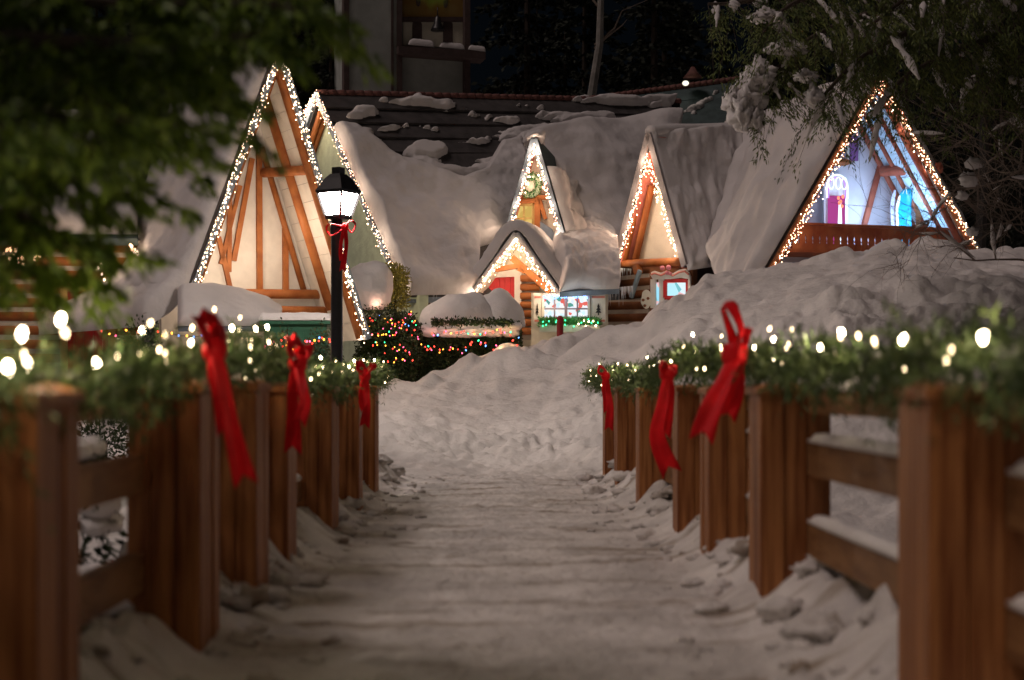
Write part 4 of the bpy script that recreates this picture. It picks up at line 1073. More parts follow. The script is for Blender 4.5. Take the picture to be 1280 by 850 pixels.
icicle_string('icicle lights along both rakes of the blue lit A frame chalet',
    [[p7.at(1100, 100, -.06), p7.at(1040, 205, -.06), p7.at(966, 336, -.06)], [p7.at(1100, 100, -.06), p7.at(1158, 200, -.06), p7.at(1217, 303, -.06)]], 92, .28, [B_WARM, B_PINK, B_WHITE], p7.n, .0115, power=6, nl=5, lout=-.10)
lamp(p7.at(1085, 262, .7), 30, (.52, .70, 1), .15, 'blue_flood'); lamp(p7.at(1135, 268, .5), 40, (.40, .66, 1), .15, 'blue_flood'); lamp(p7.at(1055, 250, .5), 5, (.75, .75, 1), .1, 'blue_flood')

# ================================================================== BACK HALL ROOF AND TOWER
H = thing('back_hall', 'dark teal roofed hall behind the cottages with red ridge tiles', 'building', Vector((6, 45, 2)))
h0, h1 = P(690, 132, 44), P(945, 98, 44); b0, b1 = P(690, 230, 41), P(945, 230, 41)
nH = normal_of(h0, h1, b0)
mb = MB(); mb.prism([h0, h1, b1, b0], nH * -.15); mb.prism([h0, h1, h1 + Vector((0, 4, -3)), h0 + Vector((0, 4, -3))], (0, 0, -.15)); hr = mb.build('roof', TEAL, H)
shingles(h0, h1, b0, b1, 7, nH).build('shingle_course', TEAL, hr)
mb = MB(); pts = sample_path([h0 + UP * .05, h1 + UP * .05], 34)
for a, b in zip(pts, pts[1:]): mb.tube([a, a.lerp(b, .5), a.lerp(b, .99)], [.065, .08, .09], 8)
mb.build('ridge_tile', TILE, hr, True)
mb = MB(); mb.box((6.2, 45, 3.5), 5.4, 3.6, 5.0); mb.build('wall', STUCD, H)
def hslope(u, v): return np.array(tuple(h0.lerp(h1, u).lerp(b0.lerp(b1, u), v)))
ragged(hslope, nH, .0, .55, -.04, .98, -.02, 231, 130, 90, 6, 6, .26, bias=lambda U, V: .7 * (V - .45) + .5 * (.25 - U)).build('snow', SNOWR, hr, True)
ragged(hslope, nH, .5, 1.0, .05, .99, .12, 238, 110, 80, 6, 7, .22, bias=lambda U, V: 1.2 * (V - .62)).build('snow', SNOWR, hr, True)

TW = thing('bell_tower', 'tall grey stucco bell tower rising behind the snowy ridge', 'tower', P(510, 250, 52))
pt = Plane(P(432, 60, 52), 14)
def tpl(x0, y0, x1, y1, off, th, m, name):
    mb = MB(); mb.prism([pt.at(x0, y0, off), pt.at(x1, y0, off), pt.at(x1, y1, off), pt.at(x0, y1, off)], pt.r * th); return mb.build(name, m, TW)
tpl(436, -120, 498, 330, .06, 3.5, STUC, 'wall'); tpl(499, -120, 584, 330, .35, 3.2, STUC, 'bay_wall')
for x0, x1 in ((430, 436.5), (489, 492), (496, 503), (581, 588)): tpl(x0, -120, x1, 330, 0, .5, STUCD, 'pilaster')
mural = window_mat('tmpm', [(.1, .1, .1)] * 2, .1, 2); bpy.data.materials.remove(mural)
MUR = mat('painted_mural', (.26, .14, .03), .7, 0, 2.2, base2=(.32, .22, .07))
mp_ = tpl(503, -40, 580, 21, .30, .04, MUR, 'mural')
mb = MB()
for x, y, w, h in ((523, 4, 6, 14), (557, 6, 6, 14), (540, -4, 9, 8)):
    mb.prism([pt.at(x + w * .5 * math.cos(t), y + h * .5 * math.sin(t) - 3, .28) for t in np.linspace(0, 2 * math.pi, 16, endpoint=False)], pt.r * .03)
mb.build('painted_figure', STUCD, mp_)
tpl(503, 21, 581, 27, .25, .2, STUCD, 'beam')
tpl(504, 27, 579, 58, .33, .02, CREAM, 'niche_panel')
for x in (521.5, 560):
    mb = MB(); pts = [(x - 6, 56), (x - 6, 32)] + [(x - 6 * math.cos(t), 31 - 6 * math.sin(t)) for t in np.linspace(.2, math.pi - .2, 7)] + [(x + 6, 32), (x + 6, 56)]
    mb.prism([pt.at(a, b, .30) for a, b in pts], pt.r * .03); mb.build('niche', STUCD, TW)
bc = pt.at(547, 30, -.1); mb = MB()
mb.tube([bc + UP * .28, bc + UP * .2, bc + UP * .0, bc - UP * .16, bc - UP * .22], [.03, .10, .14, .21, .23], 14); mb.tube([bc + UP * .28, bc + UP * .55], .02, 6); mb.build('bell', BLACKM, TW, True)
mb = MB(); mb.prism([pt.at(498, 57, -.3), pt.at(607, 64, -.3), pt.at(607, 74, -.3), pt.at(498, 66, -.3)], pt.r * .8); ld = mb.build('ledge', STUCD, TW)
for x0, x1, y in ((510, 543, 56), (549, 581, 59), (585, 607, 62)):
    G = quad_grid(pt.at(x0, y, -.3), pt.at(x1, y + 3, -.3), pt.at(x0, y, .3), pt.at(x1, y + 3, .3), 24, 12); snow_sheet(G, .16, x0, (0, 0, 1), .2, .3).build('snow', SNOWR, ld, True)
ll = thing('flood_lamp', 'small lit lamp under a shade on the teal hall ridge', 'lamp', P(865, 98, 43.5))
mb = MB(); c = P(866, 92, 43.5); mb.tube([c + UP * .18, c + UP * .05, c - UP * .12], [.05, .12, .28], 12); mb.build('shade', TILE, ll, True)
mb = MB(); mb.blob(P(857, 104, 43.3), .09, .09, .07, 2, 0); mb.build('bulb', glow('cool_bulb', (1, .95, .75), 1.2), ll, True); lamp(P(862, 104, 42.8), 1, (.95, .9, .65), .1, 'flood_glow')

# ================================================================== SMALL CABIN AT THE EDGE
K = thing('log_cabin', 'small log cabin with yellow framed red door seen through the dark boughs', 'cabin', P(100, 420, 29))
pk = Plane(P(100, 360, 29), 8); kz = .5
lg, ck = log_wall(pk.at(-40, 350), pk.at(176, 350), kz, pk.at(100, 300).z, .11); w_ = ck.build('wall', CHINK, K); lg.build('log', LOGW, w_, True)
mb = MB(); a, b = pk.at(80, 361, -.2), pk.at(140, 361, -.2)
mb.beam(a, b, .10, .1, pk.n); mb.beam(b, zdown(b, kz), .12, .1, pk.n); mb.beam(a, zdown(a, kz), .12, .1, pk.n); kd = mb.build('door', YELW, K)
mb = MB()
for i in range(5):
    p0, p1 = a.lerp(b, i / 5 + .004) + pk.r * .05, a.lerp(b, (i + 1) / 5 - .004) + pk.r * .05; mb.prism([p0, p1, zdown(p1, kz), zdown(p0, kz)], pk.r * .04)
mb.build('leaf', RED, kd)
ka, kb = pk.at(-60, 298, -.5), pk.at(172, 298, -.5); ta, tb_ = pk.at(-60, 150, 3.2), pk.at(172, 160, 3.2); nk = normal_of(ka, kb, ta)
mb = MB(); mb.prism([ka, kb, tb_, ta], nk * -.15); kr = mb.build('roof', TEAL, K)
snow_sheet(quad_grid(ta, tb_, ka + (ta - ka) * .03, kb + (tb_ - kb) * .03, 60, 60), .35, 131, (0, -1, .8), .04, .08, .4).build('snow', SNOWR, kr, True)
icicle_string('cluster of icicle lights at the eave corner of the small log cabin', [[pk.at(164, 306, -.6), pk.at(176, 322, -.6)]], 6, .55, [B_WARM, B_WHITE], pk.n, .022, power=1.2, nl=2, lout=.2)
icicle_string('strand of icicle lights hanging on the small log cabin wall above its red door', [[pk.at(118, 308, -.6), pk.at(128, 312, -.6)]], 4, .75, [B_WHITE], pk.n, .02, power=1.5, nl=2, lout=.2)
icicle_string('icicle lights glowing over the outermost corner of the small log cabin', [[pk.at(8, 312, -.6), pk.at(50, 310, -.6)]], 9, .4, [B_WARM], pk.n, .022, power=6, nl=2, lout=.2)

# ================================================================== GREEN BIN
gb = P(368, 420, 25.5); gzb = gz(gb.x, gb.y)
BN = thing('storage_bin', 'dark green wooden storage bin with snowy lid in front of the timbered cottage', 'bin', (gb.x, gb.y, gzb))
zt = P(368, 401, 25.5).z; w = 1.0
mb = MB(); mb.box((gb.x + .02, gb.y + .3, (gzb + zt) / 2 - .05), w, .6, zt - gzb)
for i in range(6): mb.box((gb.x - .41 + i * .165, gb.y - .005, (gzb + zt) / 2 - .1), .13, .03, zt - gzb - .15)
mb.build('body', BING, BN)
mb = MB(); mb.box((gb.x + .02, gb.y + .28, zt - .03), w + .12, .75, .05); lid = mb.build('lid', BING, BN)
G = quad_grid((gb.x - .56, gb.y - .08, zt), (gb.x + .6, gb.y - .08, zt), (gb.x - .56, gb.y + .62, zt), (gb.x + .6, gb.y + .62, zt), 40, 24); snow_sheet(G, .09, 140, (0, 0, 1), .06, .12).build('snow', SNOW, lid, True)

# ================================================================== BUSHES AND HEDGE
def leafy(c, rx, ry, rz, n, ln, wd, fill=.55, seed=0):
    rs = np.random.RandomState(seed); d = rs.normal(size=(n, 3)); d /= np.linalg.norm(d, axis=1, keepdims=True)
    r = fill + (1 - fill) * rs.rand(n) ** .6; r = r * (1 + .22 * fbm(d * 2.2, seed, 3))
    pos = d * r[:, None] * np.array([rx, ry, rz]) + np.array(tuple(c)); dr = d + rs.normal(size=(n, 3)) * .8
    return pos, dr, rs.uniform(.6, 1.3, n) * ln, wd

def color_string(label, pts, n, r, jit, group='coloured light strings on the shrubs', cols=B_COL, glowp=.5):
    root = thing('coloured_light_string', label, 'string lights', pts[0], group)
    w = MB(); sp = sample_path(smooth_path(pts, 8), n); sp = [p + Vector((random.gauss(0, jit), random.gauss(0, jit * .5), random.gauss(0, jit))) for p in sp]
    w.tube(sp, .004, 4); w.build('wire', WIRE, root)
    for p in sp: bulb_obj(root, p + Vector((0, -.02, 0)), r * random.uniform(.8, 1.2), random.choice(cols) if len(cols) < 5 else random.choices(cols, (6, 1.2, 5, 3, .5))[0])
    for k in range(0, len(sp), max(1, len(sp) // 5)): lamp(sp[k] + Vector((0, -.15, .05)), glowp, random.choice([(1, .3, .2), (1, .5, .2), (1, .4, .4), (.5, 1, .6)]), .05, 'string_glow')
    return root

hc = P(586, 435, 30.2)
HG = thing('clipped_hedge', 'dark clipped hedge wound with coloured lights under two snow domes', 'hedge', (hc.x, hc.y, gz(hc.x, hc.y)))
n = 15000; rs = np.random.RandomState(4)
x = rs.uniform(-1, 1, n); z = rs.rand(n); y = rs.uniform(-1, 1, n)
edge = rs.rand(n) < .6; y[edge] = -1 + .25 * rs.rand(edge.sum())
hx = 1.0; hz0, hz1 = P(0, 480, 30.2).z, P(0, 408, 30.2).z
pos = np.stack([hc.x + x * hx * (1 - .06 * z), hc.y + .1 + y * .55, hz0 + (hz1 - hz0) * z], 1)
pos = pos + .10 * np.stack([fbm(pos * 2, 3, 2), fbm(pos * 2, 8, 2), fbm(pos * 2, 9, 2)], 1)
d = np.stack([x * .5, y, z - .3], 1) + rs.normal(size=(n, 3)) * .7
mb = MB(); mb.leaves(pos, d, .075, .016); mb.build('foliage', BUSH, HG)
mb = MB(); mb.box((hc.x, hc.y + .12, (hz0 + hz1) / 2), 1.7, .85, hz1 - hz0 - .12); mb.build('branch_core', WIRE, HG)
def dome(cx, cy, D, hw, ht, hd, seed):
    c = P(cx, cy, D); mb = MB(); mb.blob((c.x, c.y, c.z), hw, hd, ht, seed, .13, 1.4, 48, 30, -.12); return mb
DM = dome(574, 408, 30.2, .72, .60, .62, 5); DM.blob(tuple(P(622, 404, 30.6)), .50, .55, .62, 9, .12, 1.4, 40, 26, -.12)
DM.build('snow_cap', SNOW, HG, True)
# lower shelf of snow bulging over the front of the hedge
mb = MB()
for k, (px, py, rx, rz) in enumerate(((538, 413, .20, .13), (560, 415, .27, .11), (588, 416, .28, .10), (614, 414, .26, .12), (637, 411, .22, .16))): mb.blob(tuple(P(px, py, 29.75)), rx, .26, rz, 40 + k, .25, 2.2, 30, 20)
mb.build('snow_cap', SNOW, HG, True)
mb = MB(); pos = np.stack([rs.uniform(P(540, 0, 29.6).x, P(640, 0, 29.6).x, 900), 29.42 + rs.uniform(-.04, .1, 900), P(0, 403, 29.5).z + rs.normal(size=900) * .03], 1)
mb.leaves(pos, rs.normal(size=(900, 3)) + np.array([0, -.6, 0]), .075, .018); mb.build('foliage', BUSH, HG)
color_string('coloured lights along the upper edge of the clipped hedge below its snow', [P(540, 418, 29.35), P(570, 414, 29.3), P(600, 416, 29.3), P(632, 412, 29.35), P(646, 425, 29.4)], 26, .013, .03)
color_string('coloured lights looping low across the front of the clipped hedge', [P(524, 430, 29.4), P(545, 438, 29.35), P(575, 434, 29.3), P(605, 430, 29.3), P(630, 440, 29.35), P(648, 432, 29.4)], 38, .012, .04)
for px, c in ((558, (1, .35, .35)), (590, (1, .8, .6)), (606, (1, .45, .1)), (640, (1, .5, .15))): lamp(P(px, 414, 29.25), .9, c, .04, 'string_glow')

bc = P(487, 425, 29.6); mb = MB()
BU = thing('shrub', 'dark rounded shrub netted with coloured lights between the lamp and the hedge', 'shrub', (bc.x, bc.y, gz(bc.x, bc.y)))
for k, (px, py, rx, rz) in enumerate(((472, 418, .36, .32), (503, 412, .34, .32), (466, 448, .36, .34), (500, 446, .36, .34), (486, 470, .52, .25))):
    mb.leaves(*leafy(P(px, py, 29.6), rx, .4, rz, 2600, .07, .016, .35, k))
mb.build('foliage', BUSH, BU); mb = MB(); mb.tube([(bc.x, bc.y, gz(bc.x, bc.y) - .1), (bc.x, bc.y, bc.z + .3)], [.07, .03], 8); mb.build('stem', BARK, BU)
color_string('coloured lights netted over the dark rounded shrub beside the lamp', [P(470, 470, 29.15), P(515, 440, 29.15), P(468, 430, 29.15), P(512, 405, 29.15), P(456, 418, 29.15), P(472, 398, 29.2), P(492, 402, 29.2), P(515, 394, 29.2), P(522, 420, 29.2)], 84, .010, .05)
lamp(P(490, 362, 29.9), 5, WARMC, .08, 'string_glow'); st = P(500, 474, 29.95); ST = thing('log_steps', 'short stack of brown logs between the lit shrub and the clipped hedge', 'steps', (st.x, st.y, gz(st.x, st.y)))  # lamp added to brighten the olive shrub; it hangs on no string
for k in range(6):
    mb = MB(); mb.tube([P(483, 474 - 9 * k, 29.95 + .05 * k), P(528, 474 - 9 * k, 29.95 + .05 * k)], .062, 10); lo_ = mb.build('log', LOGW, ST, True)
    G = quad_grid(P(484, 470 - 9 * k, 29.93 + .05 * k), P(526, 470 - 9 * k, 29.93 + .05 * k), P(484, 470 - 9 * k, 30.03 + .05 * k), P(526, 470 - 9 * k, 30.03 + .05 * k), 24, 6)
    if k % 2: snow_sheet(G, .03, 300 + k, (0, 0, 1), .1, .3, .7, 3).build('snow', SNOW, lo_, True)
oc = P(494, 350, 30.8); OS = thing('shrub', 'olive green shrub tucked under the eave corner of the log cottage', 'shrub', (oc.x, oc.y, gz(oc.x, oc.y)))
mb = MB(); mb.leaves(*leafy(oc, .24, .25, .32, 2200, .08, .014, .2, 3)); mb.leaves(*leafy(P(496, 372, 30.8), .26, .25, .3, 900, .08, .014, .2, 6)); mb.build('foliage', YEWB, OS)
mb = MB(); mb.tube([(oc.x, oc.y, gz(oc.x, oc.y)), (oc.x, oc.y, oc.z)], [.05, .02], 8); mb.build('stem', BARK, OS)
sc_ = P(461, 362, 29.4); SS = thing('shrub', 'shrub buried under one big smooth ball of snow beside the lamp', 'shrub', (sc_.x, sc_.y, gz(sc_.x, sc_.y)))
mb = MB(); mb.blob(sc_ + UP * .05, .44, .5, .50, 6, .16, 1.3, 60, 40, -.85); mb.build('snow_cap', SNOW, SS, True); lamp(P(472, 384, 28.9), 1.6, (1, .5, .35), .05, 'string_glow')
mb = MB(); mb.leaves(*leafy(P(461, 396, 29.4), .44, .44, .5, 3200, .07, .016, .3, 8)); mb.build('foliage', BUSH, SS)
# low shrubs with lights at the foot of the cottage
for k, (px, py, D, lab, ll_) in enumerate(((132, 500, 19, 'low dark shrub with red lights seen between the two nearest posts', 'red lights heaped on the low dark shrub'), (352, 432, 24.6, 'small shrub with coloured lights in front of the green bin', 'few coloured lights on the small shrub before the green bin'), (405, 428, 25, 'small shrub with coloured lights just behind the lamp post', 'few coloured lights on the small shrub behind the lamp post'), (175, 420, 25, 'low shrub under the snowy skirt of the timbered cottage roof', 'coloured lights along the foot of the snowy skirt'))):
    c = P(px, py, D); g_ = gz(c.x, c.y); o = thing('shrub', lab, 'shrub', (c.x, c.y, g_)); mb = MB()
    h = max(.25, (c.z - g_) * .6)
    mb.leaves(*leafy((c.x, c.y, g_ + h), .35, .3, h, 1500, .07, .016, .3, 20 + k)); mb.build('foliage', BUSH, o)
    mb = MB(); mb.tube([(c.x, c.y, g_ - .05), (c.x, c.y, g_ + h)], [.04, .02], 6); mb.build('stem', BARK, o)
    color_string(ll_, [c + Vector((-.22 if k != 3 else -.5, -.32, .0)), c + Vector((0, -.34, .03)), c + Vector((.22 if k != 3 else 1.2, -.32, -.02))], 14, .013, .03, cols=B_COL[:1] if k == 0 else B_COL, glowp=.3)

# snow laden spruces below the bridge
def spruce(label, x, y, h, r, seed, snow=True, nm='young_spruce', cat='spruce', group='young spruces below the bridge', m=None, whorl=11, leafn=150):
    z = gz(x, y); root = thing(nm, label, cat, (x, y, z), group); rs = random.Random(seed)
    mb = MB(); mb.tube([(x, y, z - .1), (x, y, z + h * .6), (x, y, z + h)], [r * .045, r * .03, .006], 8); mb.build('trunk', BARK, root)
    pos = []; dr = []; ln = []; sn = []
    for w in range(whorl):
        t = w / whorl; zz = z + h * (.08 + .9 * t); L = r * (1 - t) ** .85 + .04
        for b in range(rs.randint(6, 8)):
            a = rs.uniform(0, 6.28); l = L * rs.uniform(.75, 1.15)
            for k in range(leafn // 8):
                s_ = rs.uniform(.1, 1); spread = .22 * l * (1.1 - s_)
                p = (x + math.cos(a) * l * s_ + rs.gauss(0, spread * .6), y + math.sin(a) * l * s_ + rs.gauss(0, spread * .6), zz - .28 * l * s_ * s_ + rs.gauss(0, .02 + .03 * l))
                pos.append(p); dr.append((math.cos(a) + rs.gauss(0, .5), math.sin(a) + rs.gauss(0, .5), -.35 + rs.gauss(0, .3))); ln.append(rs.uniform(.05, .11) * (1 + h * .12))
            if snow and rs.random() < .55:
                s_ = rs.uniform(.55, .9); sn.append(((x + math.cos(a) * l * s_, y + math.sin(a) * l * s_, zz - .28 * l * s_ * s_ + .05), .07 + .18 * l * rs.random(), .07 + .18 * l * rs.random(), .045 + .02 * rs.random(), w, .3, 6, 10, 7))
    lf = MB(); lf.leaves(np.array(pos), np.array(dr), np.array(ln), .014 * (1 + h * .22)); lf.build('foliage', m or BUSH, root)
    if snow: clumps(sn, SNOW, root)
    return root
spruce('young snow laden spruce below the bridge seen through the gap beside the nearest post', -2.35, 8.6, 1.5, .75, 1)
spruce('smaller snow dusted spruce behind the first one in the same railing gap', -3.3, 10.8, 1.5, .7, 2)
spruce('short spruce poking out of the snow behind the second post', -2.5, 6.6, .8, .5, 3)

rp = P(700, 430, 28.3); g_ = gz(rp.x, rp.y)
mb = MB(); mb.tube([(rp.x, rp.y, g_ - .2), (rp.x, rp.y, g_ + .3), (rp.x, rp.y, g_ + .34)], [.06, .06, .03], 10); solo(mb, 'marker_post', mat('dull_red_post', (.30, .03, .03), .6, .1), 'short red post standing in the snow below the window box', 'post', (rp.x, rp.y, g_))

# ================================================================== NEAR CEDAR (dark boughs over the railing)
def bough_tree(root, limbs, rs, m, dens, llen, lwid, subl, droop, hang, snowm=None, snowp=0.0, rad=.03, clusters=None, jit=.03):
    br = MB(); pos = []; dr = []; sn = []
    for limb in limbs:
        path = smooth_path(limb, 8); n = len(path); br.tube(path, [rad * (1 - .8 * i / n) + .004 for i in range(n)], 7)
        L = sum((b - a).length for a, b in zip(path, path[1:]))
        for p in sample_path(path, int(L * dens)):
            a = rs.uniform(0, 2 * math.pi); d = Vector((math.cos(a) * .9 + .35, math.sin(a) * .9, rs.uniform(-.5, .25) - hang)).normalized()
            l = subl * rs.uniform(.5, 1.2); sub = []
            for k in range(6):
                t = k / 5; sub.append(p + d * l * t - UP * droop * (l * t) ** 2)
            br.tube(sub, [.006, .005, .004, .004, .003, .002], 4, False)
            for k in range(14):
                t = rs.uniform(.08, 1); i = min(4, int(t * 5)); q = sub[i].lerp(sub[i + 1], t * 5 - i); dd = (sub[i + 1] - sub[i]).normalized()
                s_ = rs.choice((-1, 1)); side = dd.cross(UP); side = side.normalized() if side.length > .01 else Vector((1, 0, 0))
                tw = (dd * .8 + side * s_ * .8 + UP * rs.uniform(-.45, .1)).normalized(); tl = l * .34 * (1.1 - t * .6)
                for j in range(7):
                    f = rs.uniform(.0, 1); pp_ = q + tw * tl * f + Vector((rs.gauss(0, jit * .4), rs.gauss(0, jit * .4), rs.gauss(0, jit * .4)))
                    e = (tw + side * rs.uniform(-.7, .7) + dd * rs.uniform(-.2, .7) + UP * rs.uniform(-.5, .2))
                    pos.append(tuple(pp_)); dr.append(tuple(e))
            if snowm and rs.random() < snowp:
                i = rs.randint(1, 4); i = rs.randint(0, 2); sg_ = sub[i:i + rs.randint(2, 4)]; sg_ = smooth_path(sg_, 3); sn.append(([x_ + UP * .03 for x_ in sg_], [l * rs.uniform(.03, .085) * math.sin(math.pi * (.12 + .76 * k_ / max(1, len(sg_) - 1))) for k_ in range(len(sg_))]))
    br.build('branch', BARK, root)
    fo = MB(); fo.leaves(np.array(pos), np.array(dr), np.random.RandomState(1).uniform(.6, 1.3, len(pos)) * llen, lwid); fo.build('foliage', m, root)
    for c, rx, ry, rz in (clusters or []): sn.append((c, rx, ry, rz, 3, .55, 3.2, 30, 20))
    clumps(sn, SNOWR, root)
    return len(pos)
def pxl(l): return [P(*q) for q in l]
tb0 = Vector((-3.25, 4.86, gz(-3.25, 4.86)))
CT = thing('cedar_tree', 'near dark green cedar whose blurred boughs hang over the railing and cabin', 'tree', tb0)
mb = MB(); mb.tube([tb0 - UP * .2, tb0 + UP * 1.2 + Vector((.05, 0, 0)), tb0 + UP * 2.6 + Vector((.0, .1, 0)), tb0 + UP * 3.6 + Vector((.05, .0, 0)), tb0 + UP * 5.4], [.15, .12, .09, .06, .02], 10); mb.build('trunk', BARK, CT)
limbs = [
    [(-680, -80, 5.4), (-200, -40, 5.2), (120, 0, 5.3), (345, 5, 5.4)], [(-680, -50, 5.4), (-250, 30, 5.0), (60, 50, 4.9), (200, 55, 5.1), (320, 45, 5.2)],
    [(-680, 0, 5.4), (-200, 80, 5.4), (100, 95, 5.5), (180, 95, 5.4), (238, 100, 5.5)], [(-680, 60, 5.4), (-300, 110, 4.8), (0, 140, 4.6), (100, 150, 4.7), (165, 158, 4.9)],
    [(-680, 120, 5.4), (-300, 190, 5.2), (0, 205, 5.2), (70, 215, 5.3), (130, 225, 5.3)], [(-680, 180, 5.4), (-250, 250, 5.0), (0, 270, 5.0), (40, 280, 5.1), (70, 295, 5.0)],
    [(-680, 240, 5.4), (-300, 315, 5.2), (-80, 325, 5.2), (10, 330, 5.2)], [(-680, -160, 5.4), (-200, -120, 5.6), (100, -80, 5.8), (330, -40, 5.8)], [(-680, 40, 5.4), (-200, 50, 6.0), (50, 60, 6.2), (160, 85, 6.2), (225, 92, 6.2)],
    [(-680, -240, 5.4), (-200, -220, 4.8), (150, -180, 4.6), (400, -120, 4.8)], [(-680, 90, 5.4), (-250, 140, 5.8), (0, 150, 6.0), (90, 175, 6.0), (145, 182, 6.0)]]
limbs = [[(x_, y_, d_ * .9) for x_, y_, d_ in l] for l in limbs]
n = bough_tree(CT, [pxl(l) for l in limbs], random.Random(3), CEDAR, 30, .056, .010, .31, .8, .10)

# ================================================================== HEMLOCK AND BARE SHRUB over the chalet
hb = Vector((9.6, 22.5, gz(9.6, 22.5)))
HT = thing('hemlock_tree', 'tall hemlock with snow clumped drooping boughs over the blue lit chalet', 'tree', hb)
mb = MB(); mb.tube([hb - UP * .3, hb + UP * 3, hb + UP * 6, hb + UP * 9], [.26, .22, .16, .08], 10); mb.build('trunk', BARK, HT)
hl = [[(1490, -140, 22.5), (1300, -70, 22), (1130, 0, 21.5), (1010, 50, 21.3), (945, 120, 21.3)], [(1490, -100, 22.5), (1330, -40, 21.6), (1180, 20, 21), (1080, 70, 20.8), (1020, 130, 20.8)],
      [(1490, -200, 22.5), (1250, -120, 22.4), (1050, -40, 22.4), (940, 0, 22.4), (885, 5, 22.4)], [(1490, -60, 22.5), (1350, 0, 21.6), (1230, 50, 21.2), (1140, 90, 21.2), (1100, 130, 21.3)],
      [(1490, -160, 22.5), (1300, -110, 21), (1150, -50, 20.6), (1000, 0, 20.5), (955, 40, 20.5)], [(1490, -40, 22.5), (1380, 20, 22), (1300, 60, 21.8), (1240, 90, 21.6), (1190, 105, 21.5)],
      [(1490, -130, 22.5), (1330, -80, 23), (1180, -30, 23.2), (1080, 20, 23.2), (1050, 70, 23.2)], [(1490, -20, 22.5), (1400, 50, 21.8), (1330, 80, 21.5), (1270, 100, 21.4)], [(1490, -180, 22.5), (1380, -120, 21), (1260, -60, 20.5), (1160, -20, 20.4), (1090, 30, 20.4)]]
cl = [(P(938, 118, 21.2), .20, .2, .26), (P(928, 142, 21.1), .15, .2, .24), (P(950, 96, 21.2), .2, .2, .2), (P(945, 150, 21.1), .1, .15, .18), (P(916, 128, 21.2), .11, .15, .16), (P(985, 60, 21.2), .24, .15, .10), (P(1018, 122, 20.7), .10, .12, .14), (P(958, 20, 22.2), .2, .15, .09), (P(1008, 96, 20.8), .13, .12, .08)]
bough_tree(HT, [pxl(l) for l in hl], random.Random(8), HEM, 20, .075, .009, .75, .75, .55, SNOW, .35, .07, cl, .06)

BSH = thing('bare_shrub', 'leafless snow flecked shrub spreading dark twigs beside the chalet', 'shrub', (P(1330, 470, 22.5).x, 22.5, gz(P(1330, 470, 22.5).x, 22.5)))
tw = MB(); ts = []; rs = random.Random(12)
def twig(p, d, l, r, depth):
    pts = [p]; q = Vector(p); dd = Vector(d)
    for k in range(5):
        dd = (dd + Vector((rs.gauss(0, .16), rs.gauss(0, .16), rs.gauss(0, .16)))).normalized(); q = q + dd * l / 5; pts.append(q.copy())
    tw.tube(pts, [r * (1 - .13 * k) for k in range(6)], 5, False)
    if rs.random() < .34 and 0 < depth < 3:
        a, b = sorted(rs.sample(range(6), 2)); seg = [x + UP * (r * .8 + .015) for x in pts[a:b + 1]]
        if len(seg) > 1: ts.append(([s_ + Vector((0, 0, rs.uniform(0, .02))) for s_ in seg], [min(.04, r * 1.3 + .016) * (.15 + math.sin(math.pi * k_ / (len(seg) - 1))) * rs.uniform(.7, 1.2) for k_ in range(len(seg))]))
    if depth < 4:
        for k in range(rs.randint(3, 4)):
            i = rs.randint(1, 5); nd = (dd + Vector((rs.gauss(0, .75), rs.gauss(0, .5), rs.gauss(0, .6) + .05))).normalized(); twig(pts[i], nd, l * rs.uniform(.55, .8), r * .58, depth + 1)
for px, py, tx, ty in ((1320, 330, 1150, 290), (1320, 280, 1180, 190), (1330, 250, 1200, 110), (1320, 200, 1240, 90), (1340, 300, 1240, 230), (1300, 330, 1260, 210), (1320, 190, 1180, 260), (1330, 230, 1150, 150)):
    a, b = P(px, py, 22.5), P(tx, ty, 21.5); twig(a, (b - a).normalized(), (b - a).length * .62, .022, 0)
st0 = BSH.location.copy()
for px, py in ((1320, 330), (1320, 280), (1330, 250), (1320, 200), (1340, 300), (1300, 330)): tw.tube([st0 + Vector((rs.uniform(-.1, .1), 0, -.1)), (st0 + P(px, py, 22.5)) / 2 + Vector((.1, 0, 0)), P(px, py, 22.5)], [.05, .04, .03], 6)
tw.build('twig', TWIG, BSH)
for px, py, r in ((1210, 225, .16), (1217, 205, .13), (1203, 245, .1), (1185, 110, .10), (1240, 80, .13), (1215, 290, .1), (1275, 150, .16)): ts.append((P(px, py, 21.6), r * .8, r * .5, r * .6, int(px), .4, 4, 16, 10))
clumps(ts, SNOWR, BSH)

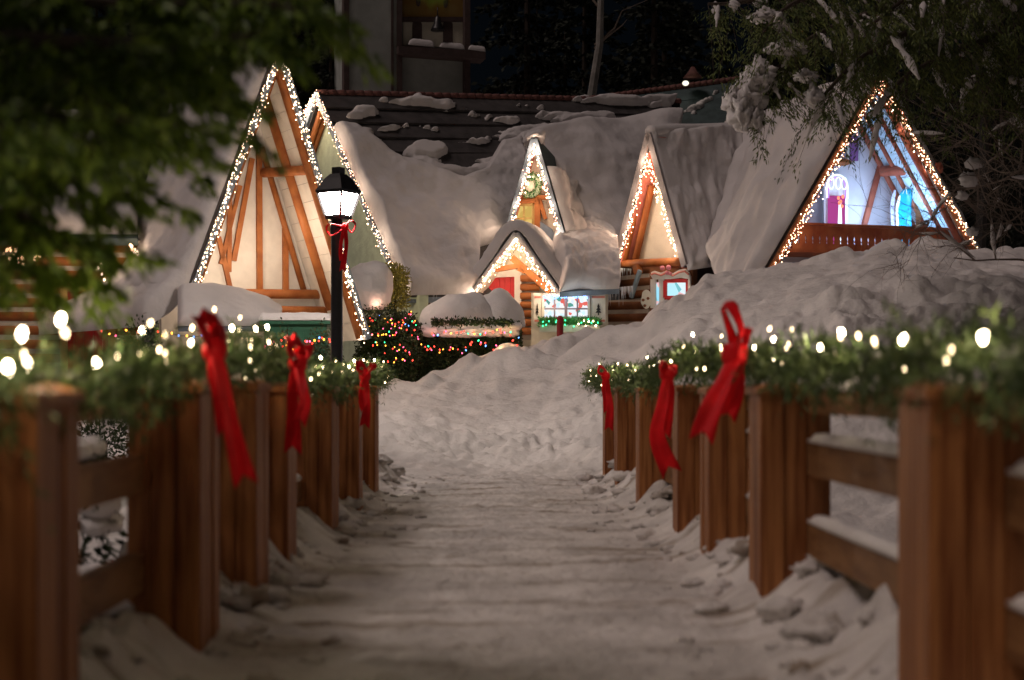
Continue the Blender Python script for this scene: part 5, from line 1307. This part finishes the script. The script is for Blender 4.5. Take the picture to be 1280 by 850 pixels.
# ================================================================== FOREST BEHIND
fr_ = random.Random(5)
protos = []
def copy_tree(src, x, y, s_):
    r = src.copy(); COL.objects.link(r); r.location = (x, y, gz(x, y) - .2); r.scale = (s_,) * 3; r.rotation_euler = (0, 0, fr_.uniform(0, 6))
    for ch in list(src.children):
        c = ch.copy(); COL.objects.link(c); c.parent = r
    return r
FG = 'dark forest trees behind the cottages'; FL = 'tall dark spruce in the unlit forest behind the cottages'
for k in range(3):
    protos.append(spruce(FL, -8 + 14 * k, 60 + 3 * k, 17 + 2 * k, 3.6, 60 + k, False, 'forest_spruce', 'spruce', FG, DKNEED, 24, 420))
for k in range(34):
    y = fr_.uniform(56, 85); x = -22 + 46 * (k / 33) * (y / 62) + fr_.uniform(-1.5, 1.5)
    copy_tree(protos[k % 3], x, y, fr_.uniform(.8, 1.3))
for k, (px, b, t, tp, lab) in enumerate(((735, 150, -40, 752, 'pale leaning trunk, the brightest in the dark forest gap'), (1224, 330, 60, 1222, 'grey trunk behind the bare shrub past the chalet'))):
    D = 50 if px < 1000 else 40; a, c = P(px, b, D), P(tp, t, D); g_ = gz(a.x, a.y); rt_ = thing('bare_tree', lab, 'tree', (a.x, a.y, g_), 'bare trunks in the forest')
    mb = MB(); mid = a.lerp(c, .5) + Vector((.15, 0, 0)); mb.tube([(a.x - .2, a.y, g_ - .2), a, mid, c, c + (c - a) * .7], [.18, .15, .12, .09, .03], 8); mb.build('trunk', PALEB if k == 0 else mat('grey_bark', (.05, .047, .043), .85, .2, 4), rt_)
    mb = MB()
    for j in range(9):
        s0 = a.lerp(c, fr_.uniform(.2, 1.2)); d = Vector((fr_.uniform(-1, 1), fr_.uniform(-.5, .5), fr_.uniform(.2, 1.2))); mb.tube([s0, s0 + d * .7, s0 + d * 1.3 + Vector((fr_.uniform(-.3, .3), 0, .1)), s0 + d * 1.9], [.04, .03, .02, .006], 5)
    mb.build('branch', TWIG, rt_)

# ================================================================== CAMERA, SKY, LIGHT
cam = bpy.data.cameras.new('camera'); co = bpy.data.objects.new('camera', cam); COL.objects.link(co); SC.camera = co
co.location = (0, 0, ZC); co.rotation_euler = (math.radians(90), 0, 0)
cam.sensor_width = 36; cam.lens = 36 * F / 1280; cam.shift_y = (HY - 425) / 1280; cam.clip_end = 1000; cam.clip_start = .05
cam.dof.use_dof = True; cam.dof.focus_distance = 31.5; cam.dof.aperture_fstop = 1.7; cam.dof.aperture_ratio = 1.3; cam.dof.aperture_blades = 0

w = bpy.data.worlds.new('World'); SC.world = w; w.use_nodes = True; nt = w.node_tree
sky = nt.nodes.new('ShaderNodeTexSky'); sky.sky_type = 'NISHITA'; sky.sun_disc = False
sky.sun_elevation = math.radians(72); sky.sun_rotation = math.radians(-145)
bg = nt.nodes['Background']; nt.links.new(sky.outputs[0], bg.inputs['Color']); bg.inputs['Strength'].default_value = .0005
sl = bpy.data.lights.new('night_key', 'SUN'); sl.energy = .72; sl.color = (1, .80, .74); sl.angle = math.radians(22)
so = bpy.data.objects.new('night_key', sl); COL.objects.link(so)
so.rotation_euler = Vector((.52, .22, -1.0)).to_track_quat('-Z', 'Y').to_euler()

SC.view_settings.view_transform = 'Standard'; SC.view_settings.look = 'None'; SC.view_settings.exposure = .16; SC.view_settings.gamma = 1
SC.view_settings.use_curve_mapping = False
SC.render.engine = 'CYCLES'
SC.cycles.use_denoising = True
try: SC.cycles.denoiser = 'OPENIMAGEDENOISE'
except Exception: pass
SC.cycles.max_bounces = 6; SC.cycles.diffuse_bounces = 3; SC.cycles.glossy_bounces = 2; SC.cycles.transmission_bounces = 2
SC.cycles.sample_clamp_indirect = 3; SC.cycles.sample_clamp_direct = 0; SC.cycles.use_light_tree = True; SC.cycles.caustics_reflective = False; SC.cycles.caustics_refractive = False
SC.render.film_transparent = False
